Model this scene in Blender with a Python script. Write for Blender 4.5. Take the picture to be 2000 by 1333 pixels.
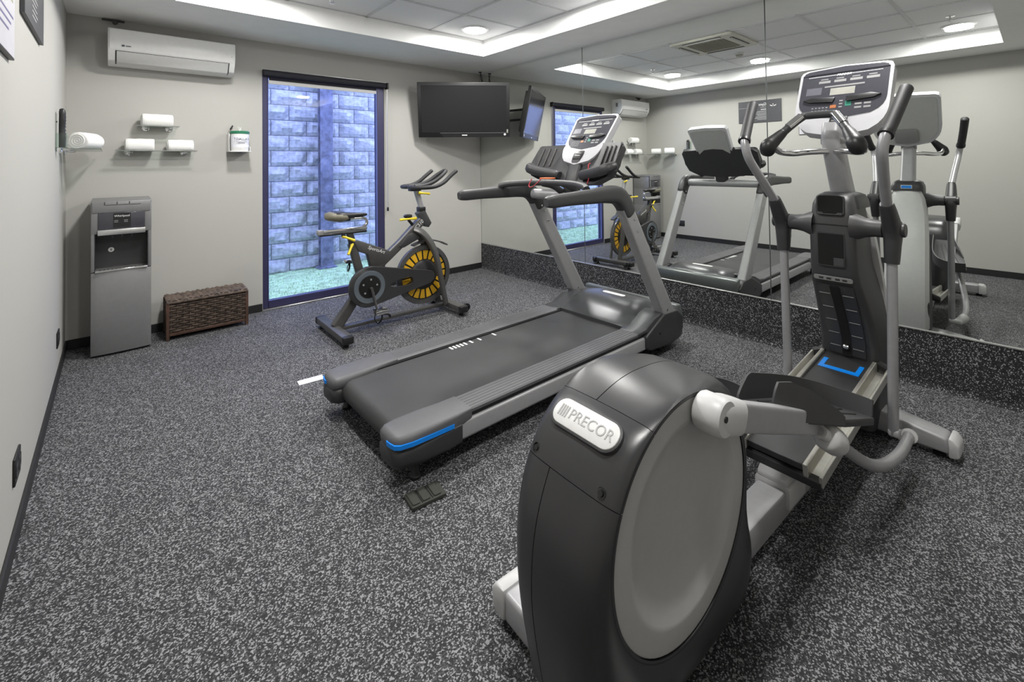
import bpy, bmesh, math, random
from mathutils import Vector, Matrix
rnd = random.Random(7)
for o in list(bpy.data.objects): bpy.data.objects.remove(o)
sc = bpy.context.scene
COL = sc.collection
R = math.radians
# ------------------------------------------------------------------ camera
F = Vector((math.sin(.73362)*math.cos(.01845), math.cos(.73362)*math.cos(.01845), math.sin(.01845)))
RT0 = Vector((math.cos(.73362), -math.sin(.73362), 0)); U0 = RT0.cross(F)
RL = -.01344
RT = RT0*math.cos(RL)+U0*math.sin(RL); UP = -RT0*math.sin(RL)+U0*math.cos(RL)
cd = bpy.data.cameras.new('camera'); cam = bpy.data.objects.new('camera', cd); COL.objects.link(cam)
cam.matrix_world = Matrix(((RT.x, UP.x, -F.x, 0), (RT.y, UP.y, -F.y, 0), (RT.z, UP.z, -F.z, 1.2443), (0, 0, 0, 1)))
cd.sensor_width = 36; cd.lens = 897.93/2000*36; cd.shift_x = (1000-1029.58)/2000; cd.shift_y = (304.19-666.5)/2000
cd.clip_start = .02
sc.camera = cam
# ------------------------------------------------------------------ world, exposure
W = bpy.data.worlds.new('daylight'); sc.world = W; W.use_nodes = True
W.node_tree.nodes['Background'].inputs[0].default_value = (.50, .58, 1.0, 1)
W.node_tree.nodes['Background'].inputs[1].default_value = 7.1
sc.view_settings.view_transform = 'Standard'; sc.view_settings.look = 'None'
sc.view_settings.gamma = 1; sc.view_settings.use_curve_mapping = False
sc.view_settings.exposure = 0.0
sc.cycles.use_denoising = True
sc.cycles.max_bounces = 10; sc.cycles.diffuse_bounces = 5; sc.cycles.glossy_bounces = 6; sc.cycles.transparent_max_bounces = 10
sc.cycles.caustics_reflective = True; sc.cycles.caustics_refractive = False
sc.cycles.sample_clamp_indirect = 6
LAMP_POWER = 26.0

# room constants
XL, XR, YB, YF, ZC, ZT = -.242, 3.321, 4.523, -.57, 2.348, 2.50
TX0, TX1, TY0, TY1 = .298, 2.808, .189, 3.76

# ------------------------------------------------------------------ materials
MATS = {}
def mat(name, col, rough=.5, metal=0., var=.06, scale=40., bump=0., bscale=300., coat=0., spec=.5):
    if name in MATS: return MATS[name]
    m = bpy.data.materials.new(name); m.use_nodes = True
    nt = m.node_tree; p = nt.nodes['Principled BSDF']
    p.inputs['Roughness'].default_value = rough; p.inputs['Metallic'].default_value = metal
    p.inputs['Specular IOR Level'].default_value = spec
    p.inputs['Coat Weight'].default_value = coat
    tc = nt.nodes.new('ShaderNodeTexCoord')
    n = nt.nodes.new('ShaderNodeTexNoise'); n.inputs['Scale'].default_value = scale; n.inputs['Detail'].default_value = 3
    nt.links.new(tc.outputs['Object'], n.inputs['Vector'])
    r = nt.nodes.new('ShaderNodeValToRGB')
    r.color_ramp.elements[0].position = .3; r.color_ramp.elements[1].position = .7
    r.color_ramp.elements[0].color = [c*(1-var) for c in col]+[1]
    r.color_ramp.elements[1].color = [min(1, c*(1+var)) for c in col]+[1]
    nt.links.new(n.outputs['Fac'], r.inputs['Fac']); nt.links.new(r.outputs['Color'], p.inputs['Base Color'])
    if bump > 0:
        b = nt.nodes.new('ShaderNodeTexNoise'); b.inputs['Scale'].default_value = bscale; b.inputs['Detail'].default_value = 4
        nt.links.new(tc.outputs['Object'], b.inputs['Vector'])
        bp = nt.nodes.new('ShaderNodeBump'); bp.inputs['Strength'].default_value = bump; bp.inputs['Distance'].default_value = .002
        nt.links.new(b.outputs['Fac'], bp.inputs['Height']); nt.links.new(bp.outputs['Normal'], p.inputs['Normal'])
    MATS[name] = m
    return m
def emit(name, col, s):
    m = bpy.data.materials.new(name); m.use_nodes = True; nt = m.node_tree
    nt.nodes.remove(nt.nodes['Principled BSDF'])
    e = nt.nodes.new('ShaderNodeEmission'); e.inputs[0].default_value = (*col, 1); e.inputs[1].default_value = s
    nt.links.new(e.outputs[0], nt.nodes['Material Output'].inputs[0]); MATS[name] = m; return m
def speckle(name, base, mid, light, t0, t1, scale):
    m = bpy.data.materials.new(name); m.use_nodes = True; nt = m.node_tree; p = nt.nodes['Principled BSDF']
    p.inputs['Roughness'].default_value = .75; p.inputs['Specular IOR Level'].default_value = .3
    g = nt.nodes.new('ShaderNodeNewGeometry')
    dn = nt.nodes.new('ShaderNodeTexNoise'); dn.inputs['Scale'].default_value = scale*1.3; dn.inputs['Detail'].default_value = 1
    nt.links.new(g.outputs['Position'], dn.inputs['Vector'])
    ms = nt.nodes.new('ShaderNodeVectorMath'); ms.operation = 'SCALE'; ms.inputs['Scale'].default_value = 1.1/scale
    nt.links.new(dn.outputs['Color'], ms.inputs[0])
    ad = nt.nodes.new('ShaderNodeVectorMath'); nt.links.new(g.outputs['Position'], ad.inputs[0]); nt.links.new(ms.outputs[0], ad.inputs[1])
    v = nt.nodes.new('ShaderNodeTexVoronoi'); v.inputs['Scale'].default_value = scale
    nt.links.new(ad.outputs[0], v.inputs['Vector'])
    sp = nt.nodes.new('ShaderNodeSeparateColor'); nt.links.new(v.outputs['Color'], sp.inputs[0])
    r = nt.nodes.new('ShaderNodeValToRGB'); r.color_ramp.interpolation = 'CONSTANT'
    r.color_ramp.elements[0].color = (*base, 1)
    r.color_ramp.elements[1].position = t0; r.color_ramp.elements[1].color = (*mid, 1)
    e = r.color_ramp.elements.new(t1); e.color = (*light, 1)
    nt.links.new(sp.outputs[0], r.inputs['Fac']); nt.links.new(r.outputs['Color'], p.inputs['Base Color'])
    b = nt.nodes.new('ShaderNodeBump'); b.inputs['Strength'].default_value = .25; b.inputs['Distance'].default_value = .001
    nt.links.new(v.outputs['Distance'], b.inputs['Height']); nt.links.new(b.outputs['Normal'], p.inputs['Normal'])
    MATS[name] = m; return m
def linen(name, col):
    m = bpy.data.materials.new(name); m.use_nodes = True; nt = m.node_tree; p = nt.nodes['Principled BSDF']
    p.inputs['Roughness'].default_value = .65; p.inputs['Specular IOR Level'].default_value = .35
    g = nt.nodes.new('ShaderNodeNewGeometry'); hs = []
    for sx, sz in ((60, 900), (900, 35)):
        mp = nt.nodes.new('ShaderNodeMapping'); mp.inputs['Scale'].default_value = (sx, sx, sz)
        nt.links.new(g.outputs['Position'], mp.inputs['Vector'])
        n = nt.nodes.new('ShaderNodeTexNoise'); n.inputs['Scale'].default_value = 1; n.inputs['Detail'].default_value = 2
        nt.links.new(mp.outputs[0], n.inputs['Vector']); hs.append(n)
    a = nt.nodes.new('ShaderNodeMath'); nt.links.new(hs[0].outputs['Fac'], a.inputs[0]); nt.links.new(hs[1].outputs['Fac'], a.inputs[1])
    r = nt.nodes.new('ShaderNodeValToRGB'); r.color_ramp.elements[0].position = .2; r.color_ramp.elements[1].position = .8
    r.color_ramp.elements[0].color = [c*.965 for c in col]+[1]; r.color_ramp.elements[1].color = [c*1.035 for c in col]+[1]
    h = nt.nodes.new('ShaderNodeMath'); h.operation = 'MULTIPLY'; h.inputs[1].default_value = .5
    nt.links.new(a.outputs[0], h.inputs[0]); nt.links.new(h.outputs[0], r.inputs['Fac']); nt.links.new(r.outputs[0], p.inputs['Base Color'])
    b = nt.nodes.new('ShaderNodeBump'); b.inputs['Strength'].default_value = .12; b.inputs['Distance'].default_value = .001
    nt.links.new(a.outputs[0], b.inputs['Height']); nt.links.new(b.outputs[0], p.inputs['Normal'])
    MATS[name] = m; return m
def glass(name, tint, ior=1.5):
    m = bpy.data.materials.new(name); m.use_nodes = True; nt = m.node_tree; nt.nodes.remove(nt.nodes['Principled BSDF'])
    t = nt.nodes.new('ShaderNodeBsdfTransparent'); t.inputs[0].default_value = (*tint, 1)
    g = nt.nodes.new('ShaderNodeBsdfGlossy'); g.inputs['Roughness'].default_value = .01
    f = nt.nodes.new('ShaderNodeFresnel'); ge = nt.nodes.new('ShaderNodeNewGeometry'); mr = nt.nodes.new('ShaderNodeMapRange')
    mr.inputs['To Min'].default_value = ior; mr.inputs['To Max'].default_value = 1/ior   # same reflectance on both faces of the thin pane
    nt.links.new(ge.outputs['Backfacing'], mr.inputs['Value']); nt.links.new(mr.outputs[0], f.inputs[0])
    x = nt.nodes.new('ShaderNodeMixShader'); nt.links.new(f.outputs[0], x.inputs[0]); nt.links.new(t.outputs[0], x.inputs[1]); nt.links.new(g.outputs[0], x.inputs[2])
    nt.links.new(x.outputs[0], nt.nodes['Material Output'].inputs[0]); MATS[name] = m; return m

M_WALL = linen('wall_vinyl', (.405, .398, .374))
M_SOFFIT = mat('soffit_paint', (.80, .80, .79), .8, var=.02, scale=8)
M_TRAY = mat('tray_paint', (.85, .85, .84), .8, var=.02, scale=8)
M_TILE = mat('mineral_tile', (.76, .76, .77), .9, var=.05, scale=160, bump=.3, bscale=500)
M_GRID = mat('grid_metal', (.55, .55, .56), .5)
M_FLOOR = speckle('rubber_floor', (.018, .018, .020), (.060, .060, .064), (.25, .25, .26), .50, .76, 275)
M_BAND = speckle('rubber_band', (.011, .011, .012), (.035, .035, .038), (.27, .27, .28), .66, .88, 265)
M_BASE = mat('black_base', (.012, .012, .013), .5)
M_ALU = mat('aluminium', (.62, .62, .61), .3, .9, var=.03)
M_MIRROR = mat('mirror_glass', (.86, .88, .86), 0., 1., var=0.)
M_MIRROR.node_tree.nodes['Principled BSDF'].inputs['Roughness'].default_value = 0
M_SEAM = mat('mirror_edge', (.10, .11, .11), .3, .2)
M_FRAME = mat('window_frame', (.035, .033, .085), .4, .2)
M_GLASS = glass('window_glass', (.86, .90, 1.0))
M_CLEAR = glass('clear_glass', (.90, .95, .93))
M_BLOCK = mat('split_face_block', (.42, .43, .44), .95, var=.28, scale=22, bump=.9, bscale=60)
M_MORTAR = mat('mortar', (.26, .27, .30), .95, var=.2)
M_TURF = mat('turf', (.40, .56, .30), .95, var=.3, scale=14, bump=1., bscale=220)
M_STEEL = mat('weathered_steel', (.15, .16, .22), .7, var=.5, scale=12)
M_SHADE = mat('shade_fabric', (.012, .012, .02), .7)
M_WHITE = mat('white_plastic', (.72, .72, .71), .3, var=.02)
M_WHITE2 = mat('offwhite_plastic', (.60, .60, .59), .4, var=.02)
M_CHAR = mat('charcoal_plastic', (.030, .030, .032), .42, var=.05, scale=20, bump=.08, bscale=900)
M_CHAR2 = mat('charcoal_grey', (.040, .040, .042), .45, var=.05, scale=20, bump=.08, bscale=900)
M_BLACK = mat('black_plastic', (.010, .010, .011), .4)
M_HOLE = mat('black_void', (.002, .002, .002), .9)
M_DISC = mat('grey_plastic', (.20, .20, .20), .5, var=.03)
M_SDISC = mat('disc_plastic', (.36, .36, .355), .5, var=.02)
M_SHELL = mat('shell_plastic', (.030, .030, .032), .30, var=.04, scale=20, bump=.06, bscale=1400)
M_SILVER = mat('silver_paint', (.36, .36, .37), .38, .25, var=.03)
M_SILV2 = mat('silver_tube', (.33, .33, .34), .33, .35, var=.03)
M_GREYP = mat('grey_paint', (.33, .33, .335), .38, .35, var=.03)
M_LIGHTP = mat('light_grey_plastic', (.50, .50, .50), .4, var=.03)
M_BEZEL = mat('bezel_silver', (.48, .48, .50), .35, .15, var=.02)
M_FACE = mat('console_face', (.045, .045, .055), .22, var=.05, coat=.3)
M_FACE2 = mat('console_print', (.22, .22, .22), .4)
M_LCD = mat('lcd_glass', (.30, .30, .27), .2)
M_BLUE = mat('blue_accent', (.0, .22, .78), .4, var=.02)
M_CHROME = mat('chrome', (.75, .75, .75), .12, 1., var=.02)
M_RAIL = mat('brushed_rail', (.56, .55, .50), .3, .7, var=.05)
M_BELT = mat('running_belt', (.032, .032, .033), .6, var=.2, scale=4, bump=.15, bscale=700)
M_STEP = mat('step_pad', (.095, .095, .10), .5, var=.04, bump=.15, bscale=600)
M_HOOD = mat('hood_metallic', (.060, .062, .066), .3, .3, var=.04)
M_PRINT = mat('white_print', (.75, .75, .75), .5)
M_GUN = mat('gunmetal_paint', (.088, .086, .084), .35, .35, var=.05)
M_YEL = mat('yellow_plastic', (.75, .42, .02), .45, var=.05)
M_YEL2 = mat('yellow_lever', (.80, .62, .03), .4, var=.05)
M_OLIVE = mat('saddle_vinyl', (.15, .14, .10), .5)
M_RUB = mat('rubber_grip', (.020, .020, .022), .55, bump=.2, bscale=900)
M_TOWEL = mat('terry_cloth', (.80, .80, .78), .95, var=.05, scale=200, bump=1., bscale=420)
M_WICK = mat('wicker', (.080, .057, .044), .5, var=.55, scale=26)
M_WICK2 = mat('wicker_wood', (.060, .030, .020), .5, var=.3, scale=20)
M_COOL = mat('cooler_grey', (.21, .21, .213), .4, .3, var=.03)
M_GREEN = mat('green_lid', (.01, .14, .07), .4)
M_LABEL = mat('label_paper', (.70, .71, .76), .5)
M_INK = mat('dark_ink', (.06, .07, .10), .6)
M_SIGN = mat('sign_dark', (.050, .050, .058), .45, var=.03)
M_SIGN2 = mat('sign_pale', (.50, .49, .53), .5, var=.03)
M_PURP = mat('print_violet', (.10, .09, .22), .5)
M_OLV = mat('print_olive', (.30, .29, .20), .5)
M_SCREEN = mat('tv_screen', (.018, .018, .019), .18, var=.02, spec=.4)
M_RED = mat('red_cord', (.35, .01, .02), .5)
M_ORANGE = mat('orange_glint', (.75, .16, .05), .5)  # colour of the painted orange reflection by the grip bar
M_DIFF = emit('led_diffuser', (1, .985, .95), 14)

# ------------------------------------------------------------------ geometry helpers
def V(*a): return Vector(a)
def B(): return bmesh.new()
def merge(bm, t, M=None):
    if M is not None: t.transform(M)
    me = bpy.data.meshes.new('t'); t.to_mesh(me); t.free(); bm.from_mesh(me); bpy.data.meshes.remove(me); return bm
def bevel(t, w, seg=2, ang=30):
    t.normal_update()
    es = [e for e in t.edges if len(e.link_faces) == 2 and e.calc_face_angle(0) > R(ang)]
    if es and w > 0: bmesh.ops.bevel(t, geom=es, offset=w, segments=seg, affect='EDGES', profile=.5, clamp_overlap=True)
def box(bm, x0, x1, y0, y1, z0, z1, bv=0., seg=2, M=None):
    t = B(); bmesh.ops.create_cube(t, size=1)
    t.transform(Matrix.Translation(((x0+x1)/2, (y0+y1)/2, (z0+z1)/2)) @ Matrix.Diagonal((abs(x1-x0), abs(y1-y0), abs(z1-z0), 1)))
    if bv: bevel(t, bv, seg)
    return merge(bm, t, M)
def prism(bm, poly, a, b, axis='y', bv=0., seg=2, M=None):
    t = B()
    def P(u, v, w): return (u, w, v) if axis == 'y' else ((w, u, v) if axis == 'x' else (u, v, w))
    A = [t.verts.new(P(u, v, a)) for u, v in poly]; C = [t.verts.new(P(u, v, b)) for u, v in poly]
    t.faces.new(A); t.faces.new(C[::-1]); n = len(poly)
    for i in range(n): t.faces.new((A[i], C[i], C[(i+1) % n], A[(i+1) % n]))
    bmesh.ops.recalc_face_normals(t, faces=t.faces)
    if bv: bevel(t, bv, seg)
    return merge(bm, t, M)
def loft(bm, rings, caps=True, M=None, closed=True):
    t = B(); vs = [[t.verts.new(p) for p in r] for r in rings]; n = len(rings[0])
    for a, b in zip(vs[:-1], vs[1:]):
        for i in range(n if closed else n-1): t.faces.new((a[i], a[(i+1) % n], b[(i+1) % n], b[i]))
    if caps and closed: t.faces.new(vs[0][::-1]); t.faces.new(vs[-1])
    bmesh.ops.recalc_face_normals(t, faces=t.faces)
    return merge(bm, t, M)
def crom(pts, sub):
    pts = [Vector(p) for p in pts]
    if sub <= 1: return pts
    out = []; n = len(pts)
    for i in range(n-1):
        p0 = pts[max(i-1, 0)]; p1 = pts[i]; p2 = pts[i+1]; p3 = pts[min(i+2, n-1)]
        for k in range(sub):
            t = k/sub
            out.append(.5*((2*p1)+(p2-p0)*t+(2*p0-5*p1+4*p2-p3)*t*t+(3*p1-p0-3*p2+p3)*t**3))
    out.append(pts[-1]); return out
def lerp_list(v, sub):
    if not isinstance(v, (list, tuple)): return None
    out = []
    for i in range(len(v)-1):
        for k in range(sub): out.append(v[i]+(v[i+1]-v[i])*k/sub)
    return out+[v[-1]]
def tube(bm, pts, r, n=12, sub=1, asp=1., sq=2., up=(0, 1, 0), dome=False, M=None):
    # sweep a (super)ellipse; r is the half size along the up direction, r*asp across it
    P = crom(pts, sub); rs = lerp_list(r, max(sub, 1)) or [r]*len(P)
    ap = lerp_list(asp, max(sub, 1)) or [asp]*len(P)
    tg = []
    for i in range(len(P)):
        d = P[min(i+1, len(P)-1)]-P[max(i-1, 0)]; tg.append(d.normalized())
    u = Vector(up); rings = []
    def ring(c, t, u, ra, rb):
        s = t.cross(u).normalized(); o = []
        for k in range(n):
            a = 2*math.pi*(k+.5)/n; ca, sa = math.cos(a), math.sin(a)
            o.append(c+u*ra*math.copysign(abs(ca)**(2/sq), ca)+s*rb*math.copysign(abs(sa)**(2/sq), sa))
        return o
    for i, (c, t) in enumerate(zip(P, tg)):
        u = (u-t*u.dot(t)).normalized()
        if i == 0 and dome:
            for q in (.35, .75): rings.append(ring(c-t*rs[0]*.8*(1-q)*1.0, t, u, rs[0]*math.sqrt(1-(1-q)**2), rs[0]*ap[0]*math.sqrt(1-(1-q)**2)))
        rings.append(ring(c, t, u, rs[i], rs[i]*ap[i]))
        if i == len(P)-1 and dome:
            for q in (.75, .35): rings.append(ring(c+t*rs[i]*.8*(1-q), t, u, rs[i]*math.sqrt(1-(1-q)**2), rs[i]*ap[i]*math.sqrt(1-(1-q)**2)))
    return loft(bm, rings, True, M)
def lathe(bm, prof, n=24, axis='z', c=(0, 0, 0), M=None):
    t = B(); c = Vector(c); rings = []
    for r, h in prof:
        if r < 1e-6: rings.append([t.verts.new(c+(V(0, 0, h) if axis == 'z' else V(0, h, 0) if axis == 'y' else V(h, 0, 0)))]); continue
        o = []
        for k in range(n):
            a = 2*math.pi*k/n; x, y = r*math.cos(a), r*math.sin(a)
            o.append(t.verts.new(c+(V(x, y, h) if axis == 'z' else V(x, h, y) if axis == 'y' else V(h, x, y))))
        rings.append(o)
    for a, b in zip(rings[:-1], rings[1:]):
        for k in range(n):
            if len(a) == 1 and len(b) == 1: continue
            if len(a) == 1: t.faces.new((a[0], b[k], b[(k+1) % n]))
            elif len(b) == 1: t.faces.new((a[k], a[(k+1) % n], b[0]))
            else: t.faces.new((a[k], a[(k+1) % n], b[(k+1) % n], b[k]))
    bmesh.ops.recalc_face_normals(t, faces=t.faces)
    return merge(bm, t, M)
def finish(bm, name, m, ang=38):
    bm.normal_update()
    for f in bm.faces: f.smooth = True
    for e in bm.edges:
        if len(e.link_faces) != 2 or e.calc_face_angle(0) > R(ang): e.smooth = False
    me = bpy.data.meshes.new(name); bm.to_mesh(me); bm.free(); me.materials.append(m); return me
def obj(name, bm, m, parent=None, ang=38, label=None, kind=None):
    me = finish(bm, name, m, ang) if isinstance(bm, bmesh.types.BMesh) else bm
    o = bpy.data.objects.new(name, me); COL.objects.link(o)
    if parent is not None: o.parent = parent
    if label: o['label'] = label
    if kind: o['kind'] = kind
    return o
def tag(o, label, cat, group=None):
    o['label'] = label; o['category'] = cat
    if group: o['group'] = group
    return o
def thing(name, label, cat, loc=(0, 0, 0), rz=0., group=None):
    o = bpy.data.objects.new(name, None); COL.objects.link(o); o.empty_display_size = .05
    o.location = loc; o.rotation_euler = (0, 0, rz); return tag(o, label, cat, group)
def struct(name, bm, m, parent=None):
    o = obj(name, bm, m, parent)
    if parent is None: o['kind'] = 'structure'
    return o
def text(name, s, size, m, parent, M, ext=.0006, shear=0., align='CENTER', sx=1., label=None):
    c = bpy.data.curves.new(name, 'FONT'); c.body = s; c.size = size; c.extrude = ext; c.shear = shear; c.align_x = align; c.align_y = 'CENTER'
    c.resolution_u = 3
    t = bpy.data.objects.new('tmp', c); COL.objects.link(t)
    dg = bpy.context.evaluated_depsgraph_get(); dg.update()
    me = bpy.data.meshes.new_from_object(t.evaluated_get(dg)); bpy.data.objects.remove(t); bpy.data.curves.remove(c)
    me.transform(M @ Matrix.Diagonal((sx, 1, 1, 1))); me.materials.clear(); me.materials.append(m); me.name = name
    o = bpy.data.objects.new(name, me); COL.objects.link(o)
    if parent is not None: o.parent = parent
    if label: o['label'] = label
    return o
def frameM(o, u, v):   # matrix whose local x->u, y->v, z->u x v
    u = Vector(u).normalized(); v = Vector(v); v = (v-u*v.dot(u)).normalized(); w = u.cross(v); o = Vector(o)
    return Matrix(((u.x, v.x, w.x, o.x), (u.y, v.y, w.y, o.y), (u.z, v.z, w.z, o.z), (0, 0, 0, 1)))
def copy_tree(o, parent=None):
    c = o.copy(); COL.objects.link(c); c.parent = parent
    for ch in list(o.children): copy_tree(ch, c)
    return c
def rrect(w, h, r, n=4):
    p = []
    for cx, cy, a0 in ((w/2-r, h/2-r, 0), (-w/2+r, h/2-r, 90), (-w/2+r, -h/2+r, 180), (w/2-r, -h/2+r, 270)):
        for k in range(n+1): a = R(a0+90*k/n); p.append((cx+r*math.cos(a), cy+r*math.sin(a)))
    return p

# ================================================================== ROOM
T = .12
bm = B(); box(bm, XL-T, XR+T, YF-T, YB+.04, -.1, 0); struct('floor', bm, M_FLOOR)
bm = B(); box(bm, XL-T, XL, YF-T, YB+T, 0, ZT+.2); struct('wall_left', bm, M_WALL)
bm = B(); box(bm, XL-T, XR+T, YF-T, YF, 0, ZT+.2); struct('wall_front', bm, M_WALL)
bm = B(); box(bm, XR, XR+T, YF-T, YB+T, 0, ZT+.2); struct('wall_right', bm, M_WALL)
WX0, WX1, WZ1 = .969, 2.088, 2.10
bm = B()
box(bm, XL-T, WX0, YB, YB+T, 0, ZT+.2); box(bm, WX1, XR+T, YB, YB+T, 0, ZT+.2); box(bm, WX0, WX1, YB, YB+T, WZ1, ZT+.2)
struct('wall_back', bm, M_WALL)
# ceiling: dropped border round a raised tile field
bm = B()
box(bm, XL, TX0, YF, YB, ZC, ZT+.12); box(bm, TX1, XR, YF, YB, ZC, ZT+.12)
box(bm, TX0, TX1, TY1, YB, ZC, ZT+.12); box(bm, TX0, TX1, YF, TY0, ZC, ZT+.12)
CEIL = struct('ceiling', bm, M_SOFFIT)
bm = B(); box(bm, TX0, TX1, TY0, TY1, ZT+.03, ZT+.12); obj('ceiling_slab', bm, M_TRAY, CEIL)
bm = B(); e = .004
box(bm, TX0, TX0+e, TY0, TY1, ZC+.0005, ZT); box(bm, TX1-e, TX1, TY0, TY1, ZC+.0005, ZT)
box(bm, TX0, TX1, TY0, TY0+e, ZC+.0005, ZT); box(bm, TX0, TX1, TY1-e, TY1, ZC+.0005, ZT)
obj('tray_side', bm, M_TRAY, CEIL, label='bright white upright sides of the raised ceiling field')
jx = [TX0, .363, .973, 1.583, 2.193, TX1]; jy = [TY1, 3.192, 2.582, 1.972, 1.362, .752, TY0]
tcache = {}
for i in range(len(jx)-1):
    for j in range(len(jy)-1):
        w = jx[i+1]-jx[i]-.02; d = jy[j]-jy[j+1]-.02; k = (round(w, 3), round(d, 3))
        if k not in tcache:
            bm = B(); box(bm, -w/2, w/2, -d/2, d/2, 0, .018, .003, 1); tcache[k] = finish(bm, 'ceiling_tile', M_TILE)
        o = obj('ceiling_tile', tcache[k], None, CEIL); o.location = ((jx[i]+jx[i+1])/2, (jy[j]+jy[j+1])/2, ZT+.006)
bm = B()
for x in jx[1:-1]: box(bm, x-.012, x+.012, TY0+e, TY1-e, ZT, ZT+.03)
for y in jy[1:-1]: box(bm, TX0+e, TX1-e, y-.012, y+.012, ZT+.0002, ZT+.03)
box(bm, TX0+e, TX0+.02, TY0+e, TY1-e, ZT, ZT+.03); box(bm, TX1-.02, TX1-e, TY0+e, TY1-e, ZT, ZT+.03)
box(bm, TX0+.02, TX1-.02, TY1-.02, TY1-e, ZT, ZT+.03); box(bm, TX0+.02, TX1-.02, TY0+e, TY0+.02, ZT, ZT+.03)
obj('ceiling_grid', bm, M_GRID, CEIL)
# skirting
bm = B(); box(bm, XL, XL+.01, YF, YB, 0, .067, .003, 1); struct('baseboard_left', bm, M_BASE)
bm = B(); box(bm, XL+.01, WX0-.004, YB-.01, YB, 0, .067, .003, 1); box(bm, WX1+.004, XR-.012, YB-.01, YB, 0, .067, .003, 1)
struct('baseboard_back', bm, M_BASE)
bm = B(); prism(bm, [(XR, 0), (XR-.035, 0), (XR-.026, .004), (XR-.017, .012), (XR-.012, .03), (XR-.010, .297), (XR, .297)], YF, YB, 'y')
struct('baseboard_right', bm, M_BAND)
bm = B(); box(bm, XR-.014, XR, YF, YB, .2972, .3045, .001, 1); struct('trim_1', bm, M_ALU)
bm = B(); box(bm, XL+.01, XR-.035, YF, YF+.01, 0, .067, .003, 1); struct('baseboard_front', bm, M_BASE)
# mirror panels
for (y0, y1, lb) in ((2.880, YB-.002, 'frameless wall mirror panel beside the television corner'),
                     (1.230, 2.876, 'frameless wall mirror panel behind the treadmill console'),
                     (-.42, 1.226, 'frameless wall mirror panel behind the cross trainer')):
    mp = thing('mirror_panel', lb, 'mirror', (XR, (y0+y1)/2, .305), 0, 'mirror panels along the right wall')
    h = (y1-y0)/2
    bm = B(); box(bm, -.006, -.0005, -h, h, 0, ZC-.305); obj('mirror_sheet', bm, M_MIRROR, mp)
    bm = B(); box(bm, -.0066, -.0004, -h-.001, -h+.0015, 0, ZC-.305); obj('polished_edge', bm, M_SEAM, mp); bm = B(); box(bm, -.0066, -.0004, h-.0015, h+.001, 0, ZC-.305); obj('polished_edge', bm, M_SEAM, mp)

# ------------------------------------------------------------------ window
bm = B(); y0, y1 = YB+.005, YB+.075; fw = .045
prism(bm, [(WX0, 0), (WX1, 0), (WX1, WZ1), (WX0, WZ1)], YB+.119, YB+.1195, 'y')
bm.free(); bm = B()
box(bm, WX0, WX0+fw, y0, y1, .012, WZ1, .004, 1); box(bm, WX1-.075, WX1, y0, y1, .012, WZ1, .004, 1)
box(bm, WX0+fw, WX1-.075, y0, y1, .012, .075, .004, 1); box(bm, WX0+fw, WX1-.075, y0, y1, WZ1-.06, WZ1, .004, 1)
WIN = struct('window_1', bm, M_FRAME)
bm = B(); box(bm, WX0+fw-.003, WX1-.072, YB+.045, YB+.051, .072, WZ1-.057); obj('window_pane', bm, M_GLASS, WIN, label='blue tinted glass pane')
bm = B(); box(bm, WX0+fw, WX1-.075, y0-.002, y0+.02, .075, .081); box(bm, WX0+fw, WX0+fw+.004, y0-.002, y0+.02, .08, WZ1-.06); box(bm, WX1-.079, WX1-.075, y0-.002, y0+.02, .08, WZ1-.06)
obj('glazing_bead', bm, mat('glazing_bead', (.10, .12, .30), .35), WIN)
bm = B(); box(bm, WX0, WX1, YB-.012, YB+.08, 0, .011, .003, 1); obj('window_sill', bm, M_ALU, WIN)
# roller shade rolled up under the lintel
rs = thing('roller_shade', 'black roller blind rolled up over the blue framed window', 'blind', (1.54, YB-.03, 2.06))
bm = B(); box(bm, -.572, .556, -.022, .028, -.012, .038, .012, 3); obj('cassette', bm, M_SHADE, rs)
bm = B(); box(bm, -.572, .556, -.018, .028, .0385, .042, .001, 1); obj('top_rail', bm, M_ALU, rs)
bm = B(); box(bm, .556, .574, -.028, .028, -.022, .042, .005, 2); obj('end_cap', bm, M_BLACK, rs)
bm = B(); box(bm, -.52, .475, .036, .046, -.075, -.042, .003, 1); obj('hem_bar', bm, M_WHITE2, rs, label='pale hem bar at the blind bottom')
bm = B(); box(bm, -.515, .47, .040, .042, -.045, .0, 0); obj('blind_fabric', bm, M_SHADE, rs)
bm = B(); tube(bm, [(.566, -.012, -.02), (.567, -.012, -.6), (.567, -.012, -1.25)], .0022, 6); tube(bm, [(.566, .006, -.02), (.567, .006, -.6), (.567, .006, -1.25)], .0022, 6)
obj('pull_chain', bm, M_ALU, rs); bm = B(); box(bm, .560, .573, -.016, .010, -1.28, -1.24, .004, 2); obj('chain_tensioner', bm, M_BLACK, rs)

# ------------------------------------------------------------------ outside
bm = B(); box(bm, -2.6, 4.4, YB+T, 6.4, -.12, -.02); struct('ground_outside', bm, M_TURF)
bm = B()
for k in range(5200):
    x, y = rnd.uniform(-1.2, 3.2), rnd.uniform(YB+T+.02, 6.05); a = rnd.uniform(0, 6.28); h = rnd.uniform(.012, .03); w = .004
    p = V(x, y, -.021); d = V(math.cos(a), math.sin(a), 0)*w; l = V(rnd.uniform(-.01, .01), rnd.uniform(-.01, .01), h)
    vs = [bm.verts.new(p-d), bm.verts.new(p+d), bm.verts.new(p+l)]; bm.faces.new(vs)
o = obj('turf_blades', bm, M_TURF); o['kind'] = 'stuff'; o['label'] = 'short bluish green turf outside the window'; o['category'] = 'grass'
bm = B(); box(bm, -2.6, 4.4, 6.13, 6.3, -.1, 2.9); WO = struct('wall_outside', bm, M_MORTAR)
BH, BL = .186, .40
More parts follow.
